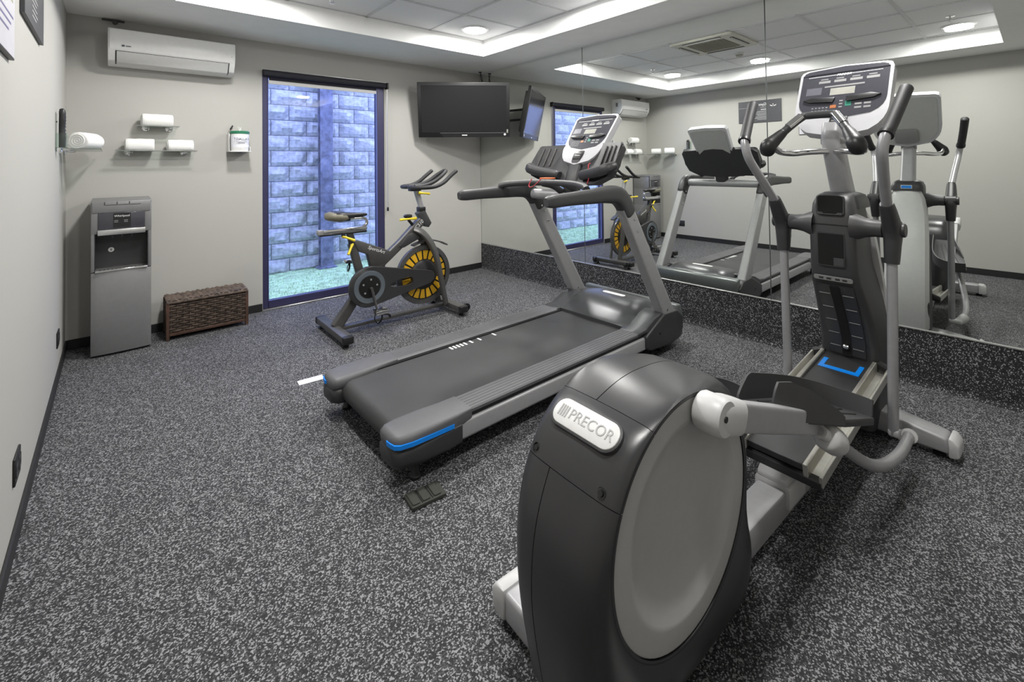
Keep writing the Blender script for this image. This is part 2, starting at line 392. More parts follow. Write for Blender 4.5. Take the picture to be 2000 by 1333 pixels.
def block_mesh(L):
    bm = B(); nx, nz = 7, 4; g = []
    for j in range(nz+1):
        row = []
        for i in range(nx+1):
            ed = i in (0, nx) or j in (0, nz)
            row.append(bm.verts.new((L*(i/nx-.5), (-.012 if ed else -.03-rnd.random()*.035), BH*.965*(j/nz-.5))))
        g.append(row)
    for j in range(nz):
        for i in range(nx): bm.faces.new((g[j][i], g[j][i+1], g[j+1][i+1], g[j+1][i]))
    box(bm, -L/2, L/2, -.012, .05, -BH*.4825, BH*.4825)
    return finish(bm, 'block', M_BLOCK, 20)
bmesh_full = [block_mesh(BL-.008) for k in range(5)]
for r in range(14):
    for c in range(-4, 13):
        x = -1.0+c*BL+(BL/2 if r % 2 else 0)
        if -1.5 < x < 3.6:
            o = obj('block', rnd.choice(bmesh_full), None, WO); o.location = (x, 6.13, .05+r*BH)
sc_ = thing('steel_column', 'stained upright steel column against the block wall outside', 'column', (1.99, 6.0, -.02))
bm = B(); prism(bm, [(-.075, -.05), (.075, -.05), (.075, -.038), (.007, -.038), (.007, .038), (.075, .038), (.075, .05), (-.075, .05), (-.075, .038), (-.007, .038), (-.007, -.038), (-.075, -.038)], 0, 2.75, 'z'); obj('column_shaft', bm, M_STEEL, sc_)
bm = B(); box(bm, -.11, .11, -.08, .07, 0, .02, .003, 1); obj('base_plate', bm, M_STEEL, sc_)

# ================================================================== CEILING FITTINGS
def downlight(x, y, lb):
    t = thing('downlight', lb, 'ceiling light', (x, y, ZT+.006), 0, 'round downlights in the ceiling tiles')
    bm = B(); lathe(bm, [(.128, 0), (.128, -.004), (.118, -.010), (.106, -.010), (.104, 0)], 32); obj('trim_ring', bm, M_WHITE, t)
    bm = B(); lathe(bm, [(.106, -.006), (.104, -.016), (.085, -.022), (.05, -.026), (0, -.027)], 32); obj('diffuser', bm, M_DIFF, t)
    L = bpy.data.lights.new('led_panel', 'AREA'); L.shape = 'DISK'; L.size = .2; L.energy = LAMP_POWER; L.color = (1, .985, .955)
    lo = bpy.data.objects.new('led_panel', L); COL.objects.link(lo); lo.parent = t; lo.location = (0, 0, -.03)
for x, y, lb in ((2.50, 3.476, 'round downlight in the corner tile nearest the television'), (.668, 3.476, 'round downlight nearest the wall air conditioner'),
                 (.668, 2.277, 'round downlight beside the smoke detector'), (2.50, 2.277, 'round downlight above the treadmill console'),
                 (.668, .470, 'round downlight beside a sprinkler over the open floor'), (2.50, .470, 'round downlight above the cross trainer console')):
    downlight(x, y, lb)
t = thing('ceiling_cassette', 'square off-white ceiling air cassette with a dark grille', 'air vent', (1.888, 2.277, ZT+.004))
bm = B(); prism(bm, rrect(.66, .66, .02), -.028, 0, 'z', .006, 1); obj('panel', bm, mat('cassette_cream', (.55, .54, .48), .5), t)
bm = B(); prism(bm, rrect(.40, .40, .015), -.033, -.027, 'z', .002, 1); obj('grille_frame', bm, mat('grille_olive', (.22, .21, .17), .6), t)
gm = None
for k in range(16):
    if gm is None: bm = B(); box(bm, -.19, .19, -.004, .004, -.004, .004); gm = finish(bm, 'grille_slat', mat('grille_slat', (.30, .29, .24), .6))
    o = obj('grille_slat', gm, None, t); o.location = (0, -.18+k*.024, -.035)
for a in range(4):
    bm = B(); box(bm, -.2, .2, .262, .292, -.034, -.029, 0, 1, Matrix.Rotation(a*math.pi/2, 4, 'Z')); obj('air_slot', bm, M_BLACK, t)
    bm = B(); box(bm, -.2, .2, .272, .280, -.037, -.031, 0, 1, Matrix.Rotation(a*math.pi/2, 4, 'Z')); obj('vane', bm, M_WHITE2, t)
t = thing('smoke_detector', 'small round smoke detector on a ceiling tile', 'detector', (1.20, 2.30, ZT+.006))
bm = B(); lathe(bm, [(.055, 0), (.055, -.012), (.05, -.018), (.0, -.018)], 24); obj('base', bm, M_WHITE2, t)
bm = B(); lathe(bm, [(.040, -.018), (.040, -.034), (.03, -.042), (0, -.044)], 20); obj('sensor_head', bm, mat('detector_grey', (.42, .41, .36), .5), t)
for x, y, lb in ((1.20, 3.46, 'pendent sprinkler in the ceiling tile near the back edge'), (1.12, .489, 'pendent sprinkler in the ceiling tile near the front edge')):
    t = thing('sprinkler_head', lb, 'sprinkler', (x, y, ZT+.006), 0, 'sprinklers in the tile field')
    bm = B(); lathe(bm, [(.032, 0), (.032, -.004), (.014, -.008), (.0, -.008)], 20); obj('escutcheon', bm, M_CHROME, t)
    bm = B(); lathe(bm, [(.008, -.006), (.008, -.03), (.0, -.03)], 10); tube(bm, [(-.006, 0, -.028), (-.013, 0, -.04), (-.004, 0, -.052)], .002, 6, 3); tube(bm, [(.006, 0, -.028), (.013, 0, -.04), (.004, 0, -.052)], .002, 6, 3); obj('frame_arms', bm, M_CHROME, t)
    bm = B(); lathe(bm, [(0, -.050), (.018, -.052), (.018, -.055), (0, -.056)], 16); obj('deflector', bm, M_CHROME, t)
t = thing('sidewall_sprinkler', 'dark sidewall sprinkler on a bar above the wall air conditioner', 'sprinkler', (.00, YB, 2.335))
bm = B(); box(bm, -.062, .062, -.020, 0, -.004, .008, .002, 1); obj('mounting_bar', bm, mat('dark_bronze', (.05, .05, .045), .5), t)
bm = B(); lathe(bm, [(.0, -.045), (.014, -.045), (.016, -.03), (.010, -.016), (.006, 0), (0, 0)], 14, 'y', (.01, 0, -.016)); obj('sprinkler_body', bm, MATS['dark_bronze'], t)

# ================================================================== WALL THINGS
# split air conditioner
t = thing('wall_air_conditioner', 'white wall-mounted split air conditioner high on the back wall', 'air conditioner', (.353, YB, 2.0))
bm = B(); prism(bm, [(0, 0), (-.06, -.005), (-.15, .02), (-.195, .085), (-.205, .13), (-.20, .235), (-.19, .245), (0, .25)], -.382, .382, 'x', .008, 2); obj('body', bm, M_WHITE, t, 30)
bm = B(); prism(bm, [(-.199, .092), (-.210, .128), (-.2055, .236), (-.199, .240)], -.374, .374, 'x', .002, 1); obj('front_panel', bm, M_WHITE, t, 30)
bm = B(); prism(bm, [(-.110, .001), (-.150, .012), (-.195, .078), (-.199, .082), (-.190, .084), (-.145, .022)], -.335, .335, 'x', .001, 1); obj('louvre', bm, M_WHITE2, t)
bm = B(); prism(bm, [(-.105, .004), (-.152, .0155), (-.1965, .0865), (-.18, .09)], -.342, .342, 'x', 0, 1); obj('outlet_gap', bm, M_BLACK, t)
bm = B(); prism(bm, rrect(.016, .012, .005), -.2125, -.2085, 'y', 0, 1, Matrix.Translation((-.30, 0, .122))); prism(bm, rrect(.028, .005, .002), -.2125, -.2085, 'y', 0, 1, Matrix.Translation((-.272, 0, .121))); obj('maker_mark', bm, M_INK, t)
bm = B(); lathe(bm, [(0, .003), (.006, .003), (.006, 0), (0, 0)], 12, 'y', (.355, -.212, .135)); obj('display_led', bm, M_WHITE2, t)
bm = B(); box(bm, .3822, .384, -.13, -.09, .13, .19, 0); obj('side_label', bm, M_DISC, t)
# rolled towels
def towel_mesh(L, r, seed):
    rr = random.Random(seed); bm = B(); n = 20; rings = []
    xs = [-.5, -.495, -.47, -.36, -.2, 0, .2, .36, .47, .495, .5]; rs = [.80, .93, .99, 1.02, 1.0, 1.03, 1.0, 1.02, .99, .93, .80]
    for x, s in zip(xs, rs):
        ring = []
        for k in range(n):
            a = 2*math.pi*k/n; q = s*(1+.035*math.sin(3*a+seed)+rr.uniform(-.012, .012))
            ring.append(V(x*L, math.cos(a)*r*1.08*q, max(math.sin(a)*r*q, -r*.90)+r*.90))
        rings.append(ring)
    loft(bm, rings)
    return finish(bm, 'towel_roll', M_TOWEL, 60)
def towel(loc, rz, L, r, seed, lb, grp):
    t = thing('rolled_towel', lb, 'towel', loc, rz, grp)
    obj('towel_roll', towel_mesh(L, r, seed), None, t)
    bm = B(); pts = []
    for k in range(46):
        a = k*.42; q = r*.80*(1-k/50); pts.append((-L/2-.001, math.cos(a)*q, math.sin(a)*q+r*.90))
    tube(bm, pts, .0035, 5, 1, up=(1, 0, 0)); obj('spiral_fold', bm, M_TOWEL, t)
def shelf(name, lb, loc, rz, w, d, mounts):
    t = thing(name, lb, 'shelf', loc, rz, 'glass towel shelves')
    bm = B(); box(bm, -w/2, w/2, -d, -.012, 0, .008, .002, 1); obj('glass_plate', bm, M_CLEAR, t)
    bm = B(); tube(bm, [(-w/2-.01, -d+.006, .012), (w/2+.01, -d+.006, .012)], .0035, 8); tube(bm, [(-w/2+.004, -d+.006, .012), (-w/2+.004, -.004, .012)], .003, 8); tube(bm, [(w/2-.004, -d+.006, .012), (w/2-.004, -.004, .012)], .003, 8); obj('guard_rail', bm, M_CHROME, t)
    for x in mounts:
        bm = B(); lathe(bm, [(.024, 0), (.024, -.008), (.018, -.014), (.008, -.016), (.008, -.05), (0, -.05)], 20, 'y', (x, 0, .0)); obj('wall_mount', bm, M_CHROME, t)
        bm = B(); box(bm, x-.008, x+.008, -.06, -.03, -.006, -.0005, .002, 1); obj('clamp', bm, M_CHROME, t)
shelf('towel_shelf', 'short upper glass shelf holding one towel', (.254, YB, 1.555), 0, .235, .125, (-.07, .07))
shelf('towel_shelf', 'long lower glass shelf with round chrome mounts holding two towels', (.252, YB, 1.370), 0, .46, .125, (-.165, .165))
shelf('towel_shelf', 'glass towel shelf on the left wall beside the remote holder', (XL, 4.15, 1.370), R(90), .50, .19, (-.17, .17))
towel((.25, YB-.07, 1.564), R(3), .185, .050, 1, 'rolled white towel alone on the upper glass shelf', 'rolled towels')
towel((.150, YB-.07, 1.379), R(-2), .165, .048, 2, 'rolled white towel on the lower shelf, on the water cooler side', 'rolled towels')
towel((.390, YB-.07, 1.379), R(2), .160, .046, 3, 'rolled white towel on the lower shelf, on the bucket side', 'rolled towels')
towel((-.125, 4.02, 1.379), R(62), .155, .052, 4, 'rolled white towel on the side wall shelf, next to the remote', 'rolled towels')
towel((-.130, 4.27, 1.379), R(66), .150, .050, 5, 'rolled white towel on the side wall shelf, in the room corner', 'rolled towels')
# remote in an acrylic wall holder
t = thing('remote_holder', 'clear acrylic holder screwed to the left wall beside the towel shelf', 'holder', (XL, 3.74, 1.372))
bm = B(); box(bm, .0005, .003, -.045, .045, -.02, .20, .001, 1); box(bm, .046, .049, -.035, .035, 0, .085, .001, 1); box(bm, .003, .049, -.035, .035, 0, .003, 0)
box(bm, .003, .046, -.035, -.032, 0, .085, 0); box(bm, .003, .046, .032, .035, 0, .085, 0); obj('acrylic_box', bm, M_CLEAR, t)
bm = B(); lathe(bm, [(0, .007), (.004, .006), (.005, .003), (0, .003)], 10, 'x', (0, 0, .15)); obj('screw', bm, M_BLACK, t)
t = thing('remote_control', 'slim black remote control standing in the wall holder', 'remote', (XL+.026, 3.74, 1.3755))
bm = B(); tube(bm, [(0, 0, 0), (.001, 0, .05), (-.001, 0, .11), (.001, 0, .16), (0, 0, .205), (-.004, 0, .222)], [.0225, .024, .0215, .024, .023, .013], 14, 3, .62, 3.); obj('remote_shell', bm, M_BLACK, t)
for k in range(7):
    bm = B(); box(bm, .0135, .017, -.012, .012, .055+k*.02, .064+k*.02, .002, 1); obj('key_row', bm, M_DISC, t)
# wipes bucket on wall bracket
t = thing('wipes_bracket', 'white wall bracket holding the wipes bucket', 'bracket', (.780, YB, 1.377))
bm = B(); box(bm, -.078, .078, -.145, 0, 0, .006, .002, 1); box(bm, -.078, .078, -.006, 0, .006, .15, .002, 1); box(bm, -.078, -.074, -.12, -.006, .006, .15, .001, 1); box(bm, .074, .078, -.10, -.006, .006, .045, .001, 1); obj('bracket_plate', bm, M_WHITE, t)
bm = B(); lathe(bm, [(.045, 0), (.03, -.016), (.0, -.018)], 20, 'z', (0, -.07, -.0005)); obj('support_boss', bm, M_DISC, t)
t = thing('wipes_bucket', 'small white bucket of wipes with a green lid', 'bucket', (.785, YB-.077, 1.384))
bm = B(); lathe(bm, [(0, 0), (.060, 0), (.064, .008), (.068, .142), (0, .142)], 32); obj('tub', bm, M_WHITE, t)
bm = B(); lathe(bm, [(.0685, .142), (.071, .144), (.071, .160), (.066, .166), (.02, .168), (0, .168)], 32); obj('lid', bm, M_GREEN, t)
bm = B(); rg = []
for h, r_ in ((.03, .0652), (.125, .0680)):
    rg.append([V(r_*math.cos(R(a)), r_*math.sin(R(a)), h) for a in range(-165, -14, 10)])
loft(bm, rg, False, None, False); obj('paper_label', bm, M_LABEL, t)
text('label_text', 'TOALLAS', .026, M_INK, t, frameM((0, -.0700, .098), (1, 0, 0), (0, 0, 1)), .0004)
bm = B(); box(bm, -.04, .04, -.0706, -.0695, .074, .0765); box(bm, -.025, .025, -.0700, -.0690, .064, .0665); obj('small_print', bm, M_INK, t)
bm = B()
for a in (0, 1.2, 2.4): tube(bm, [(0, 0, .165), (.008*math.cos(a), .008*math.sin(a), .185), (.014*math.cos(a+.6), .012*math.sin(a), .205)], [.006, .007, .003], 6, 2, .4)
obj('wipe_tuft', bm, M_TOWEL, t)
t = thing('marker_pen', 'black capped marker hanging on a cord above the wipes bucket', 'marker', (.708, YB-.02, 1.53))
bm = B(); tube(bm, [(.0, 0, 0), (.006, 0, .02), (.02, 0, .04)], .0015, 6, 3); obj('cord', bm, M_DISC, t)
bm = B(); tube(bm, [(.02, 0, .038), (.036, 0, .068)], .0055, 10, 1, dome=True); obj('pen_barrel', bm, M_BLACK, t)
# sockets on the left wall
for y, lb in ((3.90, 'black wall socket low on the left wall near the water cooler'), (2.33, 'black wall socket low on the left wall, away from the corner')):
    t = thing('wall_socket', lb, 'socket', (XL, y, .25), 0, 'wall sockets')
    bm = B(); box(bm, 0, .007, -.062, .062, -.045, .045, .003, 2); obj('cover_plate', bm, M_BLACK, t)
    for k in (-.03, .03):
        bm = B(); box(bm, .007, .009, k-.022, k+.022, -.022, .022, .002, 1); o = obj('outlet_module', bm, M_CHAR, t)
        bm = B(); box(bm, .009, .0094, k-.009, k-.006, -.006, .008); box(bm, .009, .0094, k+.006, k+.009, -.006, .008); obj('pin_slot', bm, M_HOLE, o)
# signs on the left wall
t = thing('gym_sign', 'dark grey gym sign with a white emblem on the left wall', 'sign', (XL, 2.643, 1.954))
bm = B(); box(bm, .0005, .013, -.292, .292, -.156, .156, .001, 1); obj('sign_board', bm, M_SIGN, t)
SM = lambda y, z: frameM((.0134, y, z), (0, 1, 0), (0, 0, 1))
bm = B(); w0 = SM(-.185, .075)
prism(bm, [(-.006, .008), (0, .022), (.006, .008), (0, 0)], 0, .0008, 'z', 0, 1, w0)
for s in (-1, 1):
    prism(bm, [(s*.002, -.018), (s*.012, -.004), (s*.026, -.004), (s*.042, .008), (s*.036, -.010), (s*.020, -.014)], 0, .0008, 'z', 0, 1, w0)
obj('emblem', bm, M_PRINT, t)
text('sign_title', 'Gym', .055, M_PRINT, t, SM(-.045, .095), .0004)
bm = B(); box(bm, .0132, .0138, -.095, -.015, .052, .056); box(bm, .0132, .0138, -.095, -.02, .018, .030); obj('heading_line', bm, mat('print_grey', (.45, .45, .46), .5), t)
for k in range(7):
    bm = B(); box(bm, .0132, .0138, -.095, .03+.02*((k*37) % 3), -.004-k*.019, .001-k*.019); obj('text_line', bm, MATS['print_grey'], t)
bm = B(); box(bm, .0132, .0138, .13, .285, .058, .061); obj('rule_line', bm, MATS['print_grey'], t)
t = thing('pale_poster', 'pale poster with violet and olive bars on the left wall', 'poster', (XL, 1.935, 1.90))
bm = B(); box(bm, .0005, .012, -.205, .205, -.31, .31, .001, 1); obj('poster_board', bm, M_BLACK, t)
bm = B(); box(bm, .012, .0125, -.2, .2, -.305, .305); obj('poster_print', bm, M_SIGN2, t)
bm = B(); box(bm, .0125, .0129, -.11, -.06, -.10, .29); obj('violet_bar', bm, M_PURP, t)
bm = B(); box(bm, .0125, .0129, .13, .165, -.14, .29); obj('olive_bar', bm, M_OLV, t)
bm = B()
for k in range(3): box(bm, .0125, .0129, -.13, .17-.04*k, -.19-.025*k, -.183-.025*k)
obj('fine_print', bm, M_PURP, t)
# television on a corner bracket
t = thing('television', 'flat black wall television hung in the corner by the mirror', 'television', (2.795, 4.098, 1.833))
uv = V(.806, -.592, 0); tv = V(-.072, -.093, .580).normalized(); TM = frameM((0, 0, 0), uv, tv)
bm = B(); prism(bm, rrect(.976, .588, .006), -.035, 0, 'z', .004, 2, TM); obj('bezel', bm, M_BLACK, t)
bm = B(); prism(bm, rrect(.86, .48, .02), -.075, -.034, 'z', .015, 2, TM); obj('rear_housing', bm, M_CHAR, t)
bm = B(); box(bm, -.452, .452, -.240, .262, .0, .0012, 0, 1, TM); obj('screen', bm, M_SCREEN, t)
bm = B(); prism(bm, [(-.27, -.248), (.486, -.248), (.486, -.292), (-.22, -.292)], 0, .004, 'z', .001, 1, TM); obj('lower_strip', bm, M_BLACK, t)
bm = B(); box(bm, -.26, .45, -.2475, -.2455, .0, .0045, 0, 1, TM); obj('trim_line', bm, M_DISC, t)
bm = B(); box(bm, -.028, .028, -.276, -.266, .004, .0048, 0, 1, TM); obj('maker_mark', bm, M_PRINT, t)
bm = B(); lathe(bm, [(0, .005), (.012, .005), (.012, .003), (0, .003)], 16, 'z', (.435, -.265, 0), TM); obj('power_light', bm, M_PRINT, t)
bm = B(); box(bm, .455, .47, -.25, -.21, 0, .0015, 0, 1, TM); obj('corner_sticker', bm, M_LCD, t)
bm = B(); box(bm, -.20, .20, -.14, .12, -.083, -.0755, .002, 1, TM); obj('vesa_plate', bm, M_BLACK, t)
nb = (uv.cross(tv))*-1
bm = B(); p0 = nb*.085; p1 = V(.36, .24, -.02); p2 = V(.32, .415, -.02)
for dz in (-.05, .07): tube(bm, [p0+V(0, 0, dz), p1+V(0, 0, dz), p2+V(0, 0, dz)], .014, 8, 1, .8, 4., (0, 0, 1))
obj('swing_arm', bm, M_BLACK, t)
bm = B(); box(bm, .24, .40, .412, .4245, -.16, .18, .002, 1); obj('wall_plate', bm, M_BLACK, t)
bm = B()
for p in (p0, p1): tube(bm, [p+V(0, 0, -.10), p+V(0, 0, .12)], .016, 12)
obj('pivot_pin', bm, M_GREYP, t)
cp = [V(3.245, 4.415, 2.347), V(3.258, 4.40, 2.25), V(3.24, 4.36, 2.14), V(3.16, 4.30, 2.00), V(3.10, 4.28, 1.90)]
t = thing('television_cable', 'twisted pair of black cables from the ceiling to the television', 'cable', (0, 0, 0))
for ph in (0, math.pi):
    cpts = crom(cp, 6); bm = B()
    tube(bm, [p+V(math.cos(i*.55+ph), math.sin(i*.55+ph), 0)*.008 for i, p in enumerate(cpts)], .0045, 6); obj('cable_strand', bm, M_BLACK, t, 60)
bm = B(); lathe(bm, [(0, 2.340), (.018, 2.340), (.020, 2.3475), (0, 2.3475)], 14, 'z', (3.245, 4.415, 0)); obj('ceiling_grommet', bm, M_BLACK, t)

# ================================================================== FLOOR THINGS AT THE BACK
# water cooler
t = thing('water_cooler', 'grey floor-standing water dispenser with black tap niche', 'water cooler', (.048, 4.19, 0))
bm = B()
box(bm, -.155, .155, .012, .31, .012, .566, .006, 2); box(bm, -.155, .155, .012, .31, .812, 1.012, .006, 2); box(bm, -.155, .155, .135, .31, .560, .82, .004, 1); box(bm, -.155, -.139, .004, .14, .560, .82, .003, 1); box(bm, .139, .155, .004, .14, .560, .82, .003, 1); obj('cabinet', bm, M_COOL, t)
bm = B(); box(bm, -.145, .145, .02, .30, 0, .0125); obj('plinth', bm, M_BLACK, t)
def arc_front(z0, z1, zz=None, w=.155, x0=-.155, x1=.155, bow=.012, th=.014):
    b = B(); P = []
    for k in range(9): u = -1+2*k/8; P.append((u*w, -bow*(1-u*u)))
    P += [(w, th), (-w, th)]
    prism(b, P, z0, z1, 'z', .004, 2); return b
obj('lower_door', arc_front(.014, .560), M_COOL, t)
bm = B(); box(bm, -.155, -.137, -.004, .014, .565, 1.03, .004, 2); box(bm, .137, .155, -.004, .014, .565, 1.03, .004, 2); box(bm, -.155, -.118, -.005, .014, .815, 1.03, .004, 2); box(bm, .118, .155, -.005, .014, .815, 1.03, .004, 2); box(bm, -.150, .150, -.010, .014, .955, 1.03, .004, 2); obj('upper_fascia', bm, M_COOL, t)
bm = B(); prism(bm, [(-.01, 1.025), (.0, 1.033), (.05, 1.040), (.30, 1.043), (.31, 1.03), (.31, 1.012), (0, 1.012)], -.155, .155, 'x', .004, 2); obj('top_lid', bm, M_COOL, t)
bm = B()
for x in (-.088, -.025, .038): box(bm, x-.0015, x+.0015, -.013, -.008, 1.008, 1.028)
for a, b_ in ((-.088, -.025), (-.025, .038), (.038, .10)): box(bm, a+.003, b_-.003, -.012, -.0095, 1.006, 1.008)
obj('button_gap', bm, M_BLACK, t)
bm = B(); box(bm, -.119, .119, -.012, -.001, .842, .955, .003, 2); obj('control_panel', bm, M_FACE, t)
bm = B(); box(bm, -.045, .045, -.0126, -.0118, .852, .95); obj('display_window', bm, M_BLACK, t)
bm = B()
for x in (-.032, .018):
    for z in (.888, .898): box(bm, x-.008, x+.012, -.0131, -.0124, z, z+.004)
obj('button_print', bm, M_FACE2, t)
text('maker_text', 'Whirlpool', .019, M_PRINT, t, frameM((0, -.0131, .930), (1, 0, 0), (0, 0, 1)), .0004)
bm = B(); box(bm, -.122, .122, -.022, -.001, .806, .842, .003, 2); obj('tap_bar', bm, M_ALU, t)
bm = B(); box(bm, -.139, .139, .128, .134, .566, .812); box(bm, -.139, .139, .012, .13, .8085, .8118); obj('niche_back', bm, M_CHAR, t)
bm = B(); box(bm, -.1388, -.134, -.003, .13, .568, .812, .001, 1); obj('niche_cheek', bm, M_CHAR, t); bm = B(); box(bm, .134, .1388, -.003, .13, .568, .812, .001, 1); obj('niche_cheek', bm, M_CHAR, t)
for x in (-.05, 0, .05):
    bm = B(); lathe(bm, [(.008, .79), (.008, .81), (0, .81)], 10, 'z', (x, -.008, 0)); obj('tap_nozzle', bm, M_BLACK, t)
bm = B(); box(bm, -.134, .134, -.016, .128, .5605, .574, .002, 1); obj('drip_tray', bm, M_ALU, t)
bm = B()
for k in range(12): box(bm, -.115+k*.02, -.103+k*.02, -.012, .008, .5742, .5756)
obj('tray_grate', bm, M_CHAR, t)
bm = B(); lathe(bm, [(0, .012), (.016, .012), (.016, .0105), (0, .0105)], 20, 'y', (-.055, .114, .69)); obj('round_sticker', bm, M_PRINT, t)
bm = B(); box(bm, -.059, -.051, .1235, .1245, .683, .697); obj('sticker_print', bm, M_DISC, t)
# wicker chest
t = thing('wicker_chest', 'low dark brown wicker chest with flat lid against the back wall', 'basket', (.545, 4.345, 0))
HW, HD = .248, .112
for sx in (-1, 1):
    for sy in (-1, 1):
        bm = B(); box(bm, sx*HW-.011, sx*HW+.011, sy*HD-.011, sy*HD+.011, 0, .275, .003, 1); obj('corner_post', bm, M_WICK2, t)
bm = B()
for sy in (-1, 1): box(bm, -HW, HW, sy*HD-.008, sy*HD+.008, .030, .052, .003, 1)
for sx in (-1, 1): box(bm, sx*HW-.008, sx*HW+.008, -HD, HD, .030, .052, .003, 1)
obj('bottom_rail', bm, M_WICK2, t)
bm = B(); box(bm, -HW+.012, HW-.012, -HD+.012, HD-.012, .03, .262); obj('inner_liner', bm, M_BLACK, t)
bm = B(); NR = 12
def weave(bm, a, b, nrm, z0, z1, nr, ns, ax=V(0, 0, 1)):
    a, b, nrm = Vector(a), Vector(b), Vector(nrm); d = b-a
    for r in range(nr):
        z = z0+(z1-z0)*(r+.5)/nr; pts = []
        for k in range(2*ns+1):
            off = (1 if ((k//2+r) % 2) else -1)*(.0075 if k % 2 else 0); pts.append(a+d*k/(2*ns)+ax*(z+rnd.uniform(-.001, .001))+nrm*off)
        tube(bm, pts, (z1-z0)/nr*.50, 5, 1, .75, 2., tuple(ax))
    for k in range(ns):
        p = a+d*(k+.5)/ns; tube(bm, [p+ax*z0, p+ax*z1], .005, 5, 1, 1, 2., tuple(nrm))
weave(bm, (-HW, -HD, 0), (HW, -HD, 0), (0, -1, 0), .055, .255, NR, 13)
weave(bm, (-HW, -HD, 0), (-HW, HD, 0), (-1, 0, 0), .055, .255, NR, 7)
weave(bm, (HW, -HD, 0), (HW, HD, 0), (1, 0, 0), .055, .255, NR, 7)
weave(bm, (-HW, HD, 0), (HW, HD, 0), (0, 1, 0), .055, .255, NR, 13)
obj('woven_side', bm, M_WICK, t, 60, kind='stuff')
bm = B(); box(bm, -HW-.004, HW+.004, -HD-.004, HD+.004, .258, .278, .004, 1); LID = obj('lid', bm, M_WICK2, t)
bm = B(); weave(bm, (-HW-.006, 0, .281), (HW+.006, 0, .281), (0, 0, 1), -HD-.004, HD+.004, 12, 16, V(0, 1, 0))
for s in (-1, 1):
    tube(bm, [(-HW-.006, s*(HD+.006), .270), (HW+.006, s*(HD+.006), .270)], .009, 6); tube(bm, [(s*(HW+.006), -HD-.006, .270), (s*(HW+.006), HD+.006, .270)], .009, 6)
obj('lid_weave', bm, M_WICK, LID, 60, kind='stuff')

# paper strip and floor connector
bm = B(); prism(bm, rrect(.135, .064, .003), 0, .0012, 'z', 0, 1); o = obj('paper_strip', bm, M_LABEL); o.location = (.862, 2.868, .0004); o.rotation_euler[2] = R(-5)
tag(o, 'white paper strip lying on the floor behind the treadmill', 'paper')
bm = B(); box(bm, -.045, .045, -.0005, .0005, .0012, .0016); obj('print_line', bm, M_DISC, o)
t = thing('floor_outlet', 'flat black floor outlet box lying open on the rubber floor', 'floor box', (.872, 1.563, 0), R(-6))
bm = B(); prism(bm, rrect(.135, .085, .004), 0, .016, 'z', .003, 1); obj('outlet_body', bm, mat('olive_black', (.035, .036, .030), .6), t)
for x in (-.048, -.008, .035):
    bm = B(); box(bm, x-.014, x+.014, -.036, .036, .016, .021, .002, 1); obj('ridge', bm, MATS['olive_black'], t)
bm = B(); box(bm, -.028, -.024, -.038, .038, .016, .0165); box(bm, .012, .016, -.038, .038, .016, .0165); obj('gap', bm, M_HOLE, t)

